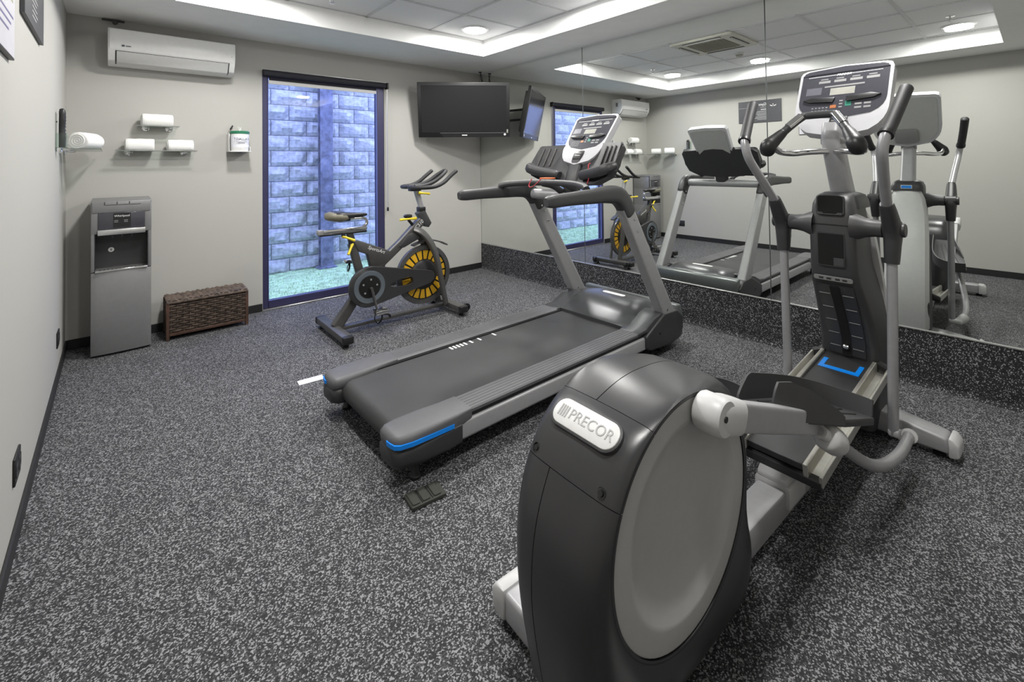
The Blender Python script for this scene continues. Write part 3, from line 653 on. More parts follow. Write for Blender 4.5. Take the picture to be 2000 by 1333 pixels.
# ================================================================== CONSOLES (shared by both machines)
def shield(Wt, Wb, H, n=14, p=2.4, crown=.02):
    right = []
    for k in range(n+1):
        s = k/n; v = H*s; hw = (Wb+(Wt-Wb)*s)*(1-(1-min(1, s/.42))**p)**(1/p) if s < .42 else (Wb+(Wt-Wb)*s)
        right.append((max(hw, .002), v))
    top = []
    r = .028
    right[-1] = (Wt, H-r)
    right += [(Wt-r*.3, H-r*.3), (Wt-r, H)]
    mid = [(0, H+crown*.5)]
    left = [(-u, v) for u, v in right][::-1]
    return right+mid+left
def console(parent, M, Wt, Wb, H, th, full):
    out = shield(Wt, Wb, H)
    bm = B(); prism(bm, out, -th, 0, 'z', .010, 3, M); obj('console_bezel', bm, M_BEZEL, parent, 30)
    cy = H*.5
    bk = [(u*.90, cy+(v-cy)*.90) for u, v in out]
    bm = B(); prism(bm, bk, -th-.006, -th+.002, 'z', .003, 1, M); obj('console_back', bm, M_SDISC, parent)
    s0 = .25 if full else .30
    fc = [(u*.93, v) for u, v in shield(Wt, Wb*1.02, H*(.98-s0), p=2.6)]
    F = M @ Matrix.Translation((0, H*s0, 0))
    bm = B(); prism(bm, fc, -.001, .0025, 'z', .001, 1, F); face = obj('console_face', bm, M_FACE, parent)
    FH = H*(.98-s0); w = Wt*.92
    def flat(name, rects, m, z=.0032, par=face):
        if name == 'keypad':
            b = B()
            for (x0, x1, y0, y1) in rects: box(b, x0, x1, y0, y1, .0024, z, 0, 1, F)
            return obj(name, b, m, par, kind='stuff')
        for (x0, x1, y0, y1) in rects:
            b = B(); box(b, x0, x1, y0, y1, .0024, z, 0, 1, F); obj(name, b, m, par)
    flat('header_line', [(-w*.86, w*.86, FH*.865, FH*.872)], M_PRINT)
    flat('window_label', [(-w*.58+k*w*.37, -w*.58+k*w*.37+w*.28, FH*.72, FH*.77) for k in range(4)]+[(-w*.54+k*w*.37, -w*.54+k*w*.37+w*.18, FH*.79, FH*.81) for k in range(4)], M_FACE2)
    flat('message_bar', [(-w*.42, w*.50, FH*.625, FH*.655)], M_FACE2)
    flat('lcd_screen', [(-w*.27, w*.30, FH*.46, FH*.60)], M_LCD)
    flat('info_panel', [(-w*.86, -w*.48, FH*.49, FH*.64)], mat('panel_grey', (.10, .10, .12), .35))
    flat('keypad', [(-w*.66+i*w*.085, -w*.66+i*w*.085+w*.045, FH*(.10+.055*j), FH*(.118+.055*j)) for i in range(5) for j in range(3)], M_FACE2)
    flat('key', [(w*.34+i*w*.20, w*.34+i*w*.20+w*.15, FH*(.16+.07*j), FH*(.195+.07*j)) for i in range(2) for j in range(2)]+[(-w*.02, w*.06, FH*(.20+.06*j), FH*(.225+.06*j)) for j in range(3)], M_FACE2)
    flat('stop_key', [(-w*.22, -w*.08, FH*.20, FH*.26)], mat('key_orange', (.35, .12, .04), .4))
    flat('start_key', [(w*.12, w*.26, FH*.22, FH*.32)], mat('key_green', (.02, .16, .11), .4))
    for s, nm in ((-1, 'ledge'), (1, 'ledge')):
        b = B()
        P = [(s*w*.16, FH*.30), (s*w*.12, FH*.40), (s*w*.66, FH*.43), (s*w*.90, FH*.385), (s*w*.74, FH*.33)]
        prism(b, P if s > 0 else P[::-1], 0, .012, 'z', .004, 2, F); obj('reading_ledge', b, M_BLACK, face)
    text('maker_text', 'PRECOR', .016, M_PRINT, face, F @ Matrix.Translation((.0, FH*.865, .0031)), .0004, .25)
    # bottom key / audio module
    bm = B(); prism(bm, [(-.035, H*.10), (.035, H*.10), (.040, H*.26), (-.030, H*.26)], -.002, .008, 'z', .003, 2, M); mo = obj('media_module', bm, M_BLACK, parent)
    bm = B(); box(bm, -.022, .024, H*.15, H*.165, .0078, .009, 0, 1, M); box(bm, -.022, .026, H*.20, H*.212, .0078, .009, 0, 1, M); obj('module_print', bm, M_FACE2, mo)

# ================================================================== TREADMILL
TO = V(1.8, 2.05, 0)
t = thing('treadmill', 'large charcoal treadmill with silver uprights facing the mirror', 'treadmill', TO)
X = lambda x: x-1.8
def belt_profile():
    P = []
    xr, xf, zc, r = X(.885), X(2.56), .135, .052
    for k in range(9): a = R(90+180*k/8); P.append((xr+r*math.cos(a), zc+r*math.sin(a)))
    for k in range(9): a = R(-90+180*k/8); P.append((xf+r*math.cos(a), zc+r*math.sin(a)))
    return P
bm = B(); prism(bm, belt_profile(), -.262, .262, 'y', 0); BELT = obj('running_belt', bm, M_BELT, t, 25)
tick = None
for x in (1.452, 1.476, 1.500, 1.524, 1.550, 1.592, 1.652, 1.764):
    if tick is None: bm = B(); box(bm, -.006, .006, -.020, .020, 0, .0006); tick = finish(bm, 'speed_mark', M_PRINT)
    o = obj('speed_mark', tick, None, BELT); o.location = (X(x), .250, .1872); o.location.y = .238
bm = B(); box(bm, X(.92), X(2.5), -.255, .255, .10, .17); obj('running_deck', bm, M_BLACK, t)
for s in (-1, 1):
    bm = B(); prism(bm, [(s*.405, .088), (s*.412, .098), (s*.412, .158), (s*.405, .166), (s*.33, .166), (s*.33, .088)], X(1.03), X(2.50), 'x', .003, 2); obj('side_rail', bm, M_SILVER, t)
    bm = B(); box(bm, X(1.0), X(2.50), s*.275, s*.398, .164, .192); box(bm, X(.95), X(2.55), s*.262, s*.29, .12, .192); obj('rail_groove', bm, M_BLACK, t)
    # ribbed step pad
    P = [(s*.272, .186), (s*.272, .199)]; y = .285
    for k in range(5): P += [(s*y, .206), (s*(y+.015), .206), (s*(y+.018), .2025), (s*(y+.021), .206)]; y += .021
    P += [(s*.402, .206), (s*.408, .200), (s*.408, .188)]
    bm = B(); prism(bm, P, X(1.12), X(2.44), 'x', 0); obj('step_pad', bm, M_STEP, t, 20)
    # moulded rear end cap
    def cap_ring(x, yi, yo, zt, zb, rr):
        cy, cz = (yi+yo)/2, (zt+zb)/2; w, h = abs(yo-yi), zt-zb
        return [V(x, s*cy+u*1., cz+v) for u, v in rrect(w, h, min(rr, w*.49, h*.49), 3)]
    bm = B()
    loft(bm, [cap_ring(X(.791), .290, .360, .188, .158, .014), cap_ring(X(.797), .264, .390, .200, .150, .022), cap_ring(X(.815), .252, .407, .207, .148, .026), cap_ring(X(.86), .248, .418, .2095, .146, .026),
              cap_ring(X(.96), .254, .420, .2095, .146, .020), cap_ring(X(1.06), .268, .419, .2090, .146, .014), cap_ring(X(1.14), .272, .412, .2075, .165, .006)])
    CAP = obj('end_cap', bm, M_STEP, t, 50)
    bm = B(); rg = []
    for x, yo in ((.785, .345), (.788, .374), (.794, .398), (.811, .4125), (.86, .4230), (.96, .4240), (1.045, .4235)):
        z0 = .166 if x < .9 else .166-.004*(x-.86)/.2
        rg.append([V(X(x), s*yo, z0), V(X(x), s*yo, z0+.016), V(X(x)+.006, s*(yo-.008), z0+.016), V(X(x)+.006, s*(yo-.008), z0)])
    loft(bm, rg); obj('blue_stripe', bm, M_BLUE, CAP, label='bright blue accent stripe')
    bm = B(); loft(bm, [cap_ring(X(.788), .283, .372, .152, .100, .02), cap_ring(X(.795), .262, .397, .158, .088, .03), cap_ring(X(.82), .250, .4125, .160, .080, .03), cap_ring(X(.90), .246, .4225, .162, .076, .025), cap_ring(X(1.03), .260, .4235, .164, .080, .012), cap_ring(X(1.085), .30, .4225, .163, .090, .006)])
    obj('cap_skirt', bm, M_CHAR, CAP, 50)
    # front pods carrying the uprights
    bm = B(); prism(bm, [(X(2.43), .10), (X(2.48), .075), (X(2.74), .055), (X(2.83), .075), (X(2.868), .13), (X(2.868), .205), (X(2.80), .262), (X(2.64), .270), (X(2.52), .215), (X(2.43), .172)], s*.325, s*.425, 'y', .012, 3); POD = obj('upright_pod', bm, M_CHAR, t)
    bm = B(); lathe(bm, [(0, .003), (.006, .003), (.007, 0), (0, 0)], 12, 'y', (X(2.58), s*.4255 if s > 0 else s*.4285, .16)); obj('bolt', bm, M_BLACK, POD)
    # uprights
    bm = B(); tube(bm, [(X(2.752), s*.385, .175), (X(2.60), s*.385, .43), (X(2.44), s*.386, .70), (X(2.272), s*.387, .985)], [.060, .056, .053, .050], 24, 1, [.62, .62, .62, .62], 7., (1, 0, .6)); UPR = obj('upright', bm, M_GREYP if s > 0 else M_GREYP, t, 30)
    for fx, fz in ((2.675, .285), (2.335, .905), (2.365, .83), (2.30, .945)):
        for q in (-1,):
            bm = B(); lathe(bm, [(0, .003), (.006, .002), (.007, 0), (0, 0)], 10, 'y', (X(fx), s*.385+(-.034-.0045 if s < 0 else -.034-.0035)+(0 if s > 0 else .0), fz)); obj('bolt', bm, M_CHROME, UPR)
    # handrail
    bm = B(); tube(bm, [(X(1.632), s*.392, 1.050), (X(1.67), s*.392, 1.052), (X(1.80), s*.390, 1.056), (X(1.98), s*.388, 1.060), (X(2.12), s*.388, 1.064), (X(2.205), s*.388, 1.052), (X(2.262), s*.388, 1.008), (X(2.300), s*.387, .950)], [.028, .034, .035, .042, .050, .055, .056, .056], 20, 4, [.8, .85, .85, .8, .75, .72, .70, .70], 3.4, (0, 0, 1), True)
    HR = obj('handrail', bm, M_CHAR2, t, 40)
    bm = B(); tube(bm, [(X(1.80), s*.390, 1.0905), (X(1.80), s*.36, 1.0905)], .001, 6); bm.free()
bm = B(); tube(bm, [(X(2.225), -.36, 1.035), (X(2.235), 0, 1.035), (X(2.225), .36, 1.035)], .036, 18, 4, 1.); obj('crossbar', bm, M_SILVER, t)
bm = B(); tube(bm, [(X(1.93), .375, 1.098), (X(1.96), .33, 1.112), (X(2.03), .20, 1.122), (X(2.06), 0, 1.125), (X(2.03), -.20, 1.122), (X(1.98), -.33, 1.112), (X(1.95), -.375, 1.098)], .0205, 14, 5); obj('grip_bar', bm, M_CHAR2, t)
bm = B()
for y in (-.09, .09): tube(bm, [(X(2.06), y, 1.12), (X(2.14), y*.8, 1.10), (X(2.22), y*.7, 1.05)], .022, 10, 3)
obj('grip_bar_bracket', bm, M_CHAR2, t)
# motor hood
def hood_ring(x, zt, hw, sh):   # across y: flat crown, shoulder, skirt
    P = []
    for y, q in ((-1, 0), (-.97, .30), (-.90, .62), (-.78, .88), (-.55, .985), (-.25, 1), (0, 1.0), (.25, 1), (.55, .985), (.78, .88), (.90, .62), (.97, .30), (1, 0)):
        P.append(V(X(x), y*hw, sh+(zt-sh)*q))
    return P+[V(X(x), hw, .06), V(X(x), -hw, .06)]
bm = B()
loft(bm, [hood_ring(2.395, .2085, .318, .2035), hood_ring(2.43, .222, .325, .19), hood_ring(2.48, .258, .33, .18), hood_ring(2.54, .292, .332, .175), hood_ring(2.61, .309, .332, .17), hood_ring(2.72, .308, .332, .165), hood_ring(2.80, .292, .330, .16), hood_ring(2.845, .262, .325, .15), hood_ring(2.868, .215, .315, .14), hood_ring(2.873, .15, .31, .11)])
HOOD = obj('motor_hood', bm, M_HOOD, t, 50)
for s in (-1, 1):
    bm = B(); prism(bm, [(X(2.36), .2085), (X(2.44), .215), (X(2.55), .262), (X(2.63), .278), (X(2.66), .275), (X(2.66), .18), (X(2.36), .19)], s*.272, s*.412, 'y', .012, 3); obj('hood_shoulder', bm, M_HOOD, t)
bm = B(); prism(bm, rrect(.036, .19, .017), .3085, .3125, 'z', .001, 1, Matrix.Translation((X(2.665), 0, 0))); BD = obj('hood_badge', bm, M_WHITE, HOOD)
bm = B(); prism(bm, [(X(2.82), .045), (X(2.893), .065), (X(2.900), .20), (X(2.885), .268), (X(2.865), .280), (X(2.82), .285)], -.405, .405, 'y', .012, 3); obj('front_bumper', bm, mat('bumper_grey', (.13, .14, .14), .3, .3), t)
# console and tray
bm = B(); tube(bm, [(X(2.235), 0, 1.045), (X(2.245), 0, 1.10), (X(2.270), 0, 1.18), (X(2.335), 0, 1.30)], [.034, .036, .034, .030], 18, 2, 1.6, 4., (1, 0, 0)); obj('console_neck', bm, M_CHAR, t)
CM = frameM((X(2.262), 0, 1.238), (0, -1, 0), (.258, 0, .338))
console(t, CM, .188, .165, .425, .045, False)
# back shell across both trays (seen in the mirror)
fw_ = lambda z, y: X(2.235)+(z-1.15)*.52-.075*(abs(y)/.36)**2
bm = B(); rg = []
for y, zt, zb in ((-.368, 1.345, 1.235), (-.335, 1.370, 1.165), (-.22, 1.375, 1.118), (0, 1.375, 1.105), (.22, 1.375, 1.118), (.335, 1.370, 1.165), (.368, 1.345, 1.235)):
    rg.append([V(fw_(zb, y)+.005, y, zb), V(fw_(zb, y)+.07, y, zb-.012), V(fw_(zb, y)+.085, y, zb+.02), V(fw_(zt, y)+.075, y, zt-.02), V(fw_(zt, y)+.06, y, zt), V(fw_(zt, y)+.035, y, zt)])
loft(bm, rg); obj('tray_shell', bm, M_CHAR, t, 40)
for s in (-1, 1):
    bm = B(); rg = []
    for y in (.17, .24, .30, .345, .358):
        zz = 1.372 if y < .35 else 1.362
        rg.append([V(fw_(1.20, y)+.012, s*y, 1.195), V(fw_(zz, y)+.026, s*y, zz), V(fw_(zz, y)+.05, s*y, zz), V(fw_(1.2, y)+.06, s*y, 1.195)])
    loft(bm, rg); TR = obj('accessory_tray', bm, M_CHAR2, t, 30)
    bm = B(); tube(bm, [(fw_(1.17, .12)-.012, s*.115, 1.168), (fw_(1.19, .25)-.020, s*.25, 1.188), (fw_(1.21, .33)-.018, s*.335, 1.210), (fw_(1.22, .36)+.02, s*.366, 1.228)], [.032, .034, .033, .024], 12, 4, 1.2, 3., (0, 0, 1), True); obj('tray_lip', bm, M_CHAR, TR)
    for k in range(3):
        y = .225+.045*k; bm = B(); tube(bm, [(fw_(1.225, y)+.010, s*y, 1.228), (fw_(1.35, y)+.021, s*y, 1.352)], .005, 8, 1, 1.3); obj('tray_rib', bm, M_GUN, TR)
bm = B(); tube(bm, [(X(2.235), -.165, 1.245), (X(2.205), -.175, 1.235), (X(2.185), -.19, 1.20), (X(2.18), -.195, 1.15), (X(2.165), -.195, 1.118)], .0032, 6, 4); tube(bm, [(X(2.02), .15, 1.148), (X(1.985), .14, 1.105), (X(1.98), .10, 1.100), (X(2.02), .06, 1.15)], .0032, 6, 4); obj('safety_cord', bm, M_RED, t)
bm = B(); box(bm, X(2.06), X(2.12), .03, .12, 1.146, 1.155, .003, 1); obj('orange_reflection', bm, M_ORANGE, t)  # reflected orange spot, put in as a thin coloured plate
for x, y in ((.9, .36), (.9, -.36), (2.70, .33), (2.70, -.33)):
    bm = B(); lathe(bm, [(0, 0), (.022, 0), (.024, .012), (.018, .02), (.012, .09), (0, .09)], 14, 'z', (X(x), y, 0)); obj('levelling_foot', bm, M_BLACK, t)

# ================================================================== ELLIPTICAL TRAINER
t = thing('elliptical_trainer', 'grey and charcoal elliptical cross trainer with swinging arms', 'cross trainer', (2.5, .608, 0), -.0437)
Ecx, Ecz = -1.531, .445
OUT = [(-1.30, .672), (-1.37, .703), (-1.449, .716), (-1.562, .720), (-1.655, .698), (-1.724, .671), (-1.760, .629), (-1.792, .578), (-1.834, .479), (-1.848, .372), (-1.844, .288), (-1.825, .178), (-1.804, .082), (-1.79, .030),
       (-1.55, .025), (-1.30, .025), (-1.13, .030), (-1.135, .10), (-1.175, .20), (-1.215, .32), (-1.222, .44), (-1.232, .54), (-1.26, .62)]
def rad(a):
    d = (math.cos(a), math.sin(a)); best = .2; n = len(OUT)
    for i in range(n):
        (x1, z1), (x2, z2) = OUT[i], OUT[(i+1) % n]; x1 -= Ecx; x2 -= Ecx; z1 -= Ecz; z2 -= Ecz
        ex, ez = x2-x1, z2-z1; den = d[0]*ez-d[1]*ex
        if abs(den) < 1e-9: continue
        s = (x1*ez-z1*ex)/den; u = (x1*d[1]-z1*d[0])/den
        if s > 0 and -1e-6 <= u <= 1+1e-6: best = s
    return best
def smoothrad(a): return sum(rad(a+R(d)) for d in (-9, -6, -3, 0, 3, 6, 9))/7
def shell_pt(a, y, k=1.):
    ro = smoothrad(a); rs = min(.2690, ro-.006); ay = abs(y)
    if ay <= .080: r = ro-.003*(ay/.080)**2
    else: q = min(1, (ay-.080)/.054); r = ro-.003-(ro-.003-rs)*(1-math.sqrt(max(0, 1-q**1.7)))
    return V(Ecx+math.cos(a)*r*k, y, Ecz+math.sin(a)*r*k)
def patch(a0, a1, ys, na=24, th=.006):
    bm = B(); A = [a0+(a1-a0)*i/na for i in range(na+1)]
    o = [[bm.verts.new(shell_pt(a, y)) for y in ys] for a in A]; i_ = [[bm.verts.new(shell_pt(a, y, .97)) for y in ys] for a in A]
    n = len(ys)
    for r in range(na):
        for c in range(n-1):
            bm.faces.new((o[r][c], o[r][c+1], o[r+1][c+1], o[r+1][c])); bm.faces.new((i_[r][c], i_[r+1][c], i_[r+1][c+1], i_[r][c+1]))
        bm.faces.new((o[r][0], o[r+1][0], i_[r+1][0], i_[r][0])); bm.faces.new((o[r][-1], i_[r][-1], i_[r+1][-1], o[r+1][-1]))
    for c in range(n-1):
        bm.faces.new((o[0][c], i_[0][c], i_[0][c+1], o[0][c+1])); bm.faces.new((o[-1][c], o[-1][c+1], i_[-1][c+1], i_[-1][c]))
    bmesh.ops.recalc_face_normals(bm, faces=bm.faces); return bm
ang = lambda x, z: math.atan2(z-Ecz, x-Ecx) % (2*math.pi)
aT, aL = ang(-1.664, .690), ang(-1.788, .578)
aF, aB = ang(-1.2, .30)-2*math.pi, ang(-1.70, .025)
right = [-.134, -.1335, -.132, -.128, -.121, -.111, -.098, -.085, -.04]; left = [-y for y in right[::-1]]
g = R(.16); gy = .0012
COV = None
def add_patch(nm, a0, a1, ys, na=26):
    return obj(nm, patch(a0, a1, ys, na), M_SHELL, t, 45)
add_patch('cover_top_panel', aF, aT-g, right+[-.0+.018-gy], 44); add_patch('cover_top_panel', aF, aT-g, [.018+gy]+left, 44)
add_patch('cover_badge_panel', aT+g, aL-g, right+[0]+left, 14)
add_patch('cover_lower_panel', aL+g, 2*math.pi+aF-R(.1), right+[0, .045-gy], 60); add_patch('cover_lower_panel', aL+g, 2*math.pi+aF-R(.1), [.045+gy]+left[1:], 60)
bm = B(); rg = []
for y in (-.112, -.10, 0, .10, .112):
    rg.append([shell_pt(R(k*5), y, .985) for k in range(72)])
loft(bm, rg); obj('cover_core', bm, M_BLACK, t, 50)
Dx, Dz = -1.531, .446
for s in (-1, 1):
    bm = B(); lathe(bm, [(.2630, s*.100), (.2630, s*.1275), (.260, s*.1305), (.216, s*.1325), (.206, s*.1315), (.192, s*.1230), (.165, s*.1185), (.10, s*.1175), (.0, s*.1175)], 72, 'y', (Dx, 0, Dz)); obj('side_disc', bm, M_SDISC, t, 30, label='round mid-grey disc with a dished centre')
    bm = B(); lathe(bm, [(.2695, s*.10), (.2695, s*.1343), (.2665, s*.1340), (.2635, s*.126), (.2635, s*.10)], 72, 'y', (Dx, 0, Dz)); obj('disc_gasket', bm, M_BLACK, t)
# badge: a plate lying on the cover above the rear
bt, bb = V(-1.692, 0, .687), V(-1.750, 0, .645)
BM = frameM((bt+bb)/2+V(-.003, 0, .004), (0, -1, 0), bt-bb)
bm = B(); prism(bm, rrect(.186, .060, .028, 6), -.012, .0035, 'z', .003, 2, BM); BADGE = obj('maker_badge', bm, M_WHITE2, t)
bm = B(); prism(bm, rrect(.196, .070, .033, 6), -.014, .0005, 'z', .002, 2, BM); obj('badge_surround', bm, M_CHAR, t)
text('badge_text', 'PRECOR', .034, mat('badge_grey', (.33, .33, .33), .4), BADGE, BM @ Matrix.Translation((.018, 0, .0034)), .0012, 0, 'CENTER', 1.0)
bm = B()
for k in range(4): box(bm, -.076+k*.007, -.0725+k*.007, -.013, .013, .003, .0048, 0, 1, BM)
obj('badge_stripes', bm, MATS['badge_grey'], BADGE)
for y, zz in ((.102, .585), (-.094, .585)):
    a = ang(-1.784, .594); p = shell_pt(a, y)
    bm = B(); lathe(bm, [(.0105, -.001), (.0095, .002), (.007, .002), (.006, -.004), (0, -.004)], 14, 'z', (0, 0, 0), frameM(p, (0, 1, 0), (.45, 0, .9))); obj('cover_screw', bm, M_BLACK, t)
# chassis
bm = B(); box(bm, -1.18, .14, -.046, .046, .030, .120, .008, 2); obj('base_rail', bm, M_SILVER, t)
bm = B(); prism(bm, [(-.058, .06), (-.058, .126), (-.05, .134), (.05, .134), (.058, .126), (.058, .06)], -.80, -.66, 'x', .004, 2); prism(bm, [(-.80, .13), (-.66, .13), (-.66, .150), (-.70, .19), (-.74, .19), (-.80, .150)], -.05, .05, 'y', .006, 2); obj('rail_bracket', bm, M_LIGHTP, t)
bm = B(); box(bm, -1.735, -1.645, -.300, .300, .022, .100, .012, 3); RF = obj('rear_foot', bm, M_SILVER, t)
bm = B(); prism(bm, [(-.345, .030), (-.33, .094), (-.15, .118), (0, .122), (.15, .118), (.33, .094), (.345, .030)], .055, .155, 'x', .012, 3); obj('front_foot', bm, M_SILVER, t)
for s in (-1, 1):
    bm = B(); prism(bm, [(s*.298, .020), (s*.340, .022), (s*.352, .035), (s*.350, .085), (s*.335, .102), (s*.298, .102)], -1.738, -1.642, 'x', .008, 2); obj('foot_cap', bm, M_LIGHTP, RF)
    bm = B(); prism(bm, [(s*.335, .020), (s*.362, .022), (s*.372, .035), (s*.368, .075), (s*.352, .096), (s*.335, .100)], .050, .160, 'x', .010, 2); obj('foot_cap', bm, M_LIGHTP, t)
    for x in (-1.69, .105):
        bm = B(); lathe(bm, [(0, 0), (.022, 0), (.022, .012), (.01, .022), (0, .022)], 14, 'z', (x, s*.30, 0)); obj('levelling_foot', bm, M_BLACK, t)
# ramp: sloping from the rail up to the column
RA, RB = V(-.775, 0, .222), V(.055, 0, .335); rd = (RB-RA).normalized(); RM = frameM(RA, rd, (0, 1, 0)); RLn = (RB-RA).length
bm = B(); box(bm, .0, RLn, -.098, .098, -.022, .0, .002, 1, RM); obj('ramp_deck', bm, M_CHAR, t)
for s in (-1, 1):
    P = [(s*.094, -.024), (s*.094, .010), (s*.099, .012), (s*.108, .012), (s*.110, .004), (s*.110, -.030), (s*.142, -.036), (s*.142, -.012), (s*.146, -.008), (s*.153, -.010), (s*.153, -.046), (s*.100, -.040)]
    bm = B(); prism(bm, P, -.01, RLn-.03, 'x', .0012, 1, RM); obj('ramp_track', bm, M_RAIL, t, 30, label='bright brushed metal roller track')
    bm = B(); prism(bm, [(s*.093, -.03), (s*.093, .012), (s*.110, .008), (s*.155, -.012), (s*.155, -.05)], RLn-.03, RLn+.01, 'x', .006, 2, RM); obj('track_stop', bm, M_BLACK, t)
bm = B(); box(bm, -.012, .02, -.15, .15, -.06, -.028, .004, 1, RM); obj('ramp_crosspiece', bm, M_CHAR, t)
bm = B(); prism(bm, [(RLn-.175, -.078), (RLn-.150, -.078), (RLn-.150, .078), (RLn-.175, .078)], .0, .0016, 'z', 0, 1, RM)
for s in (-1, 1): box(bm, RLn-.15, RLn-.085, s*.078, s*.060, .0, .0016, 0, 1, RM)
obj('blue_marking', bm, M_BLUE, t, label='bright blue bracket-shaped marking on the ramp')
bm = B(); prism(bm, [(-.52, .12), (-.46, .12), (-.12, .26), (-.12, .30), (-.20, .29)], -.035, .035, 'y', .006, 1); obj('lift_strut', bm, M_BLACK, t)
# column body
def sec(z, xr, xf, hw, rr=.03): return [V((xr+xf)/2+u, v, z) for u, v in rrect(xf-xr, 2*hw, min(rr, hw*.6, (xf-xr)*.45), 4)]
bm = B()
loft(bm, [sec(.035, .0, .255, .098), sec(.12, .02, .268, .112), sec(.30, .035, .275, .116), sec(.40, .028, .265, .114), sec(.50, -.01, .245, .110), sec(.60, -.065, .205, .104), sec(.70, -.130, .150, .096), sec(.76, -.150, .110, .092), sec(.84, -.158, .085, .090), sec(.93, -.160, .070, .090), sec(.985, -.155, .065, .086), sec(1.05, -.148, .055, .080), sec(1.085, -.125, .05, .070), sec(1.098, -.08, .045, .055)])
COLM = obj('column_body', bm, M_CHAR2, t, 50)
bm = B(); loft(bm, [[V(x, y, z), V(x-.012, y, z)] for x, y, z in ()]) if False else bm.free()
# silver front shield (seen in the mirror)
bm = B(); rg = []
for z, x, hw in ((.10, .262, .070), (.115, .275, .098), (.16, .282, .112), (.40, .280, .116), (.60, .230, .116), (.75, .165, .114), (.88, .118, .108), (.97, .095, .094), (1.03, .080, .072), (1.045, .074, .06)):
    ring = []
    for k in range(13):
        u = -1+2*k/12; ring.append(V(x+.018*(1-u*u)-(.03 if abs(u) > .9 else 0), u*hw, z))
    rg.append(ring+[V(x-.045, hw*.96, z), V(x-.045, -hw*.96, z)])
loft(bm, rg); obj('front_shield', bm, mat('shield_silver', (.58, .58, .58), .35, .1, var=.02), t, 45, label='smooth silver shield on the column front')
bm = B(); loft(bm, [sec(1.028, -.10, .102, .088), sec(1.06, -.10, .100, .086), sec(1.085, -.09, .085, .076), sec(1.095, -.06, .06, .06)]); COLR = obj('column_collar', bm, M_CHAR, t, 45)
bm = B(); box(bm, .1015, .104, -.030, .030, 1.042, 1.066, .001, 1); CB = obj('collar_badge', bm, M_PRINT, COLR); bm = B(); box(bm, .104, .1046, -.027, .027, 1.045, 1.063); obj('badge_fill', bm, M_BLUE, CB)
# user side fascia: bottle bin, recess box, plate, grooved channel
bm = B(); prism(bm, rrect(.110, .088, .014), -.006, .004, 'z', .002, 1, frameM((-.1555, 0, 1.045), (0, -1, 0), (.08, 0, 1))); obj('bin_rim', bm, M_CHAR, t)
bm = B(); prism(bm, rrect(.098, .080, .014), .0015, .0045, 'z', .001, 1, frameM((-.1555, 0, 1.048), (0, -1, 0), (.08, 0, 1))); obj('bottle_bin', bm, M_HOLE, t)
bm = B(); prism(bm, [(-.047, -.004), (-.030, -.004), (-.026, -.010), (.026, -.010), (.030, -.004), (.047, -.004), (.047, -.014), (-.047, -.014)], .002, .012, 'z', .001, 1, frameM((-.1555, 0, 1.018), (0, -1, 0), (.08, 0, 1))); obj('bin_lip', bm, M_CHAR2, t)
bm = B(); prism(bm, rrect(.106, .148, .008), -.004, .0035, 'z', .001, 1, frameM((-.159, 0, .852), (0, -1, 0), (0, 0, 1))); obj('recess_rim', bm, M_CHAR, t)
bm = B(); prism(bm, rrect(.098, .138, .006), .0, .0042, 'z', 0, 1, frameM((-.159, 0, .852), (0, -1, 0), (0, 0, 1))); obj('storage_recess', bm, M_HOLE, t)
bm = B(); box(bm, .010, .049, -.069, -.034, .003, .0060, .001, 1, frameM((-.159, 0, .852), (0, -1, 0), (0, 0, 1))); obj('recess_shelf', bm, M_CHAR2, t)
bm = B(); box(bm, -.1625, .068, -.0915, .0915, .9605, .9625); obj('column_seam', bm, M_BLACK, t)
bm = B(); prism(bm, rrect(.150, .022, .009), 0, .004, 'z', .001, 1, frameM((-.143, 0, .722), (0, -1, 0), (-.25, 0, 1))); PL = obj('rating_plate', bm, M_DISC, t)
bm = B()
for k in (-.045, -.015, .018, .045): box(bm, k-.009, k+.009, -.005, .004, .0035, .0045, 0, 1, frameM((-.143, 0, .722), (0, -1, 0), (-.25, 0, 1)))
obj('plate_print', bm, M_CHAR, PL)
CH = [(-.126, .690), (-.072, .60), (-.020, .51), (.020, .42), (.028, .345)]
rg = []; slot = []
for x, z in CH:
    rg.append([V(x-.008, -.072, z), V(x-.008, .072, z), V(x+.02, .072, z), V(x+.02, -.072, z)]); slot.append([V(x-.010, -.018, z-.006), V(x-.010, .018, z-.006), V(x+.01, .018, z-.006), V(x+.01, -.018, z-.006)])
bm = B(); loft(bm, rg); obj('channel_panel', bm, M_CHAR, t, 50)
bm = B(); loft(bm, slot); obj('channel_slot', bm, M_HOLE, t, 50)
for x, z in ((-.099, .645), (-.058, .576), (-.020, .51), (.010, .443), (.024, .38)):
    for s in (-1, 1):
        bm = B(); box(bm, x-.0105, x-.006, s*.024, s*.066, z-.0015, z+.0015); obj('groove_line', bm, M_DISC, t)
bm = B(); lathe(bm, [(0, -.014), (.011, -.010), (.013, 0), (.011, .010), (0, .014)], 12, 'y', (.008, 0, .385)); obj('ramp_roller', bm, M_CHROME, t)
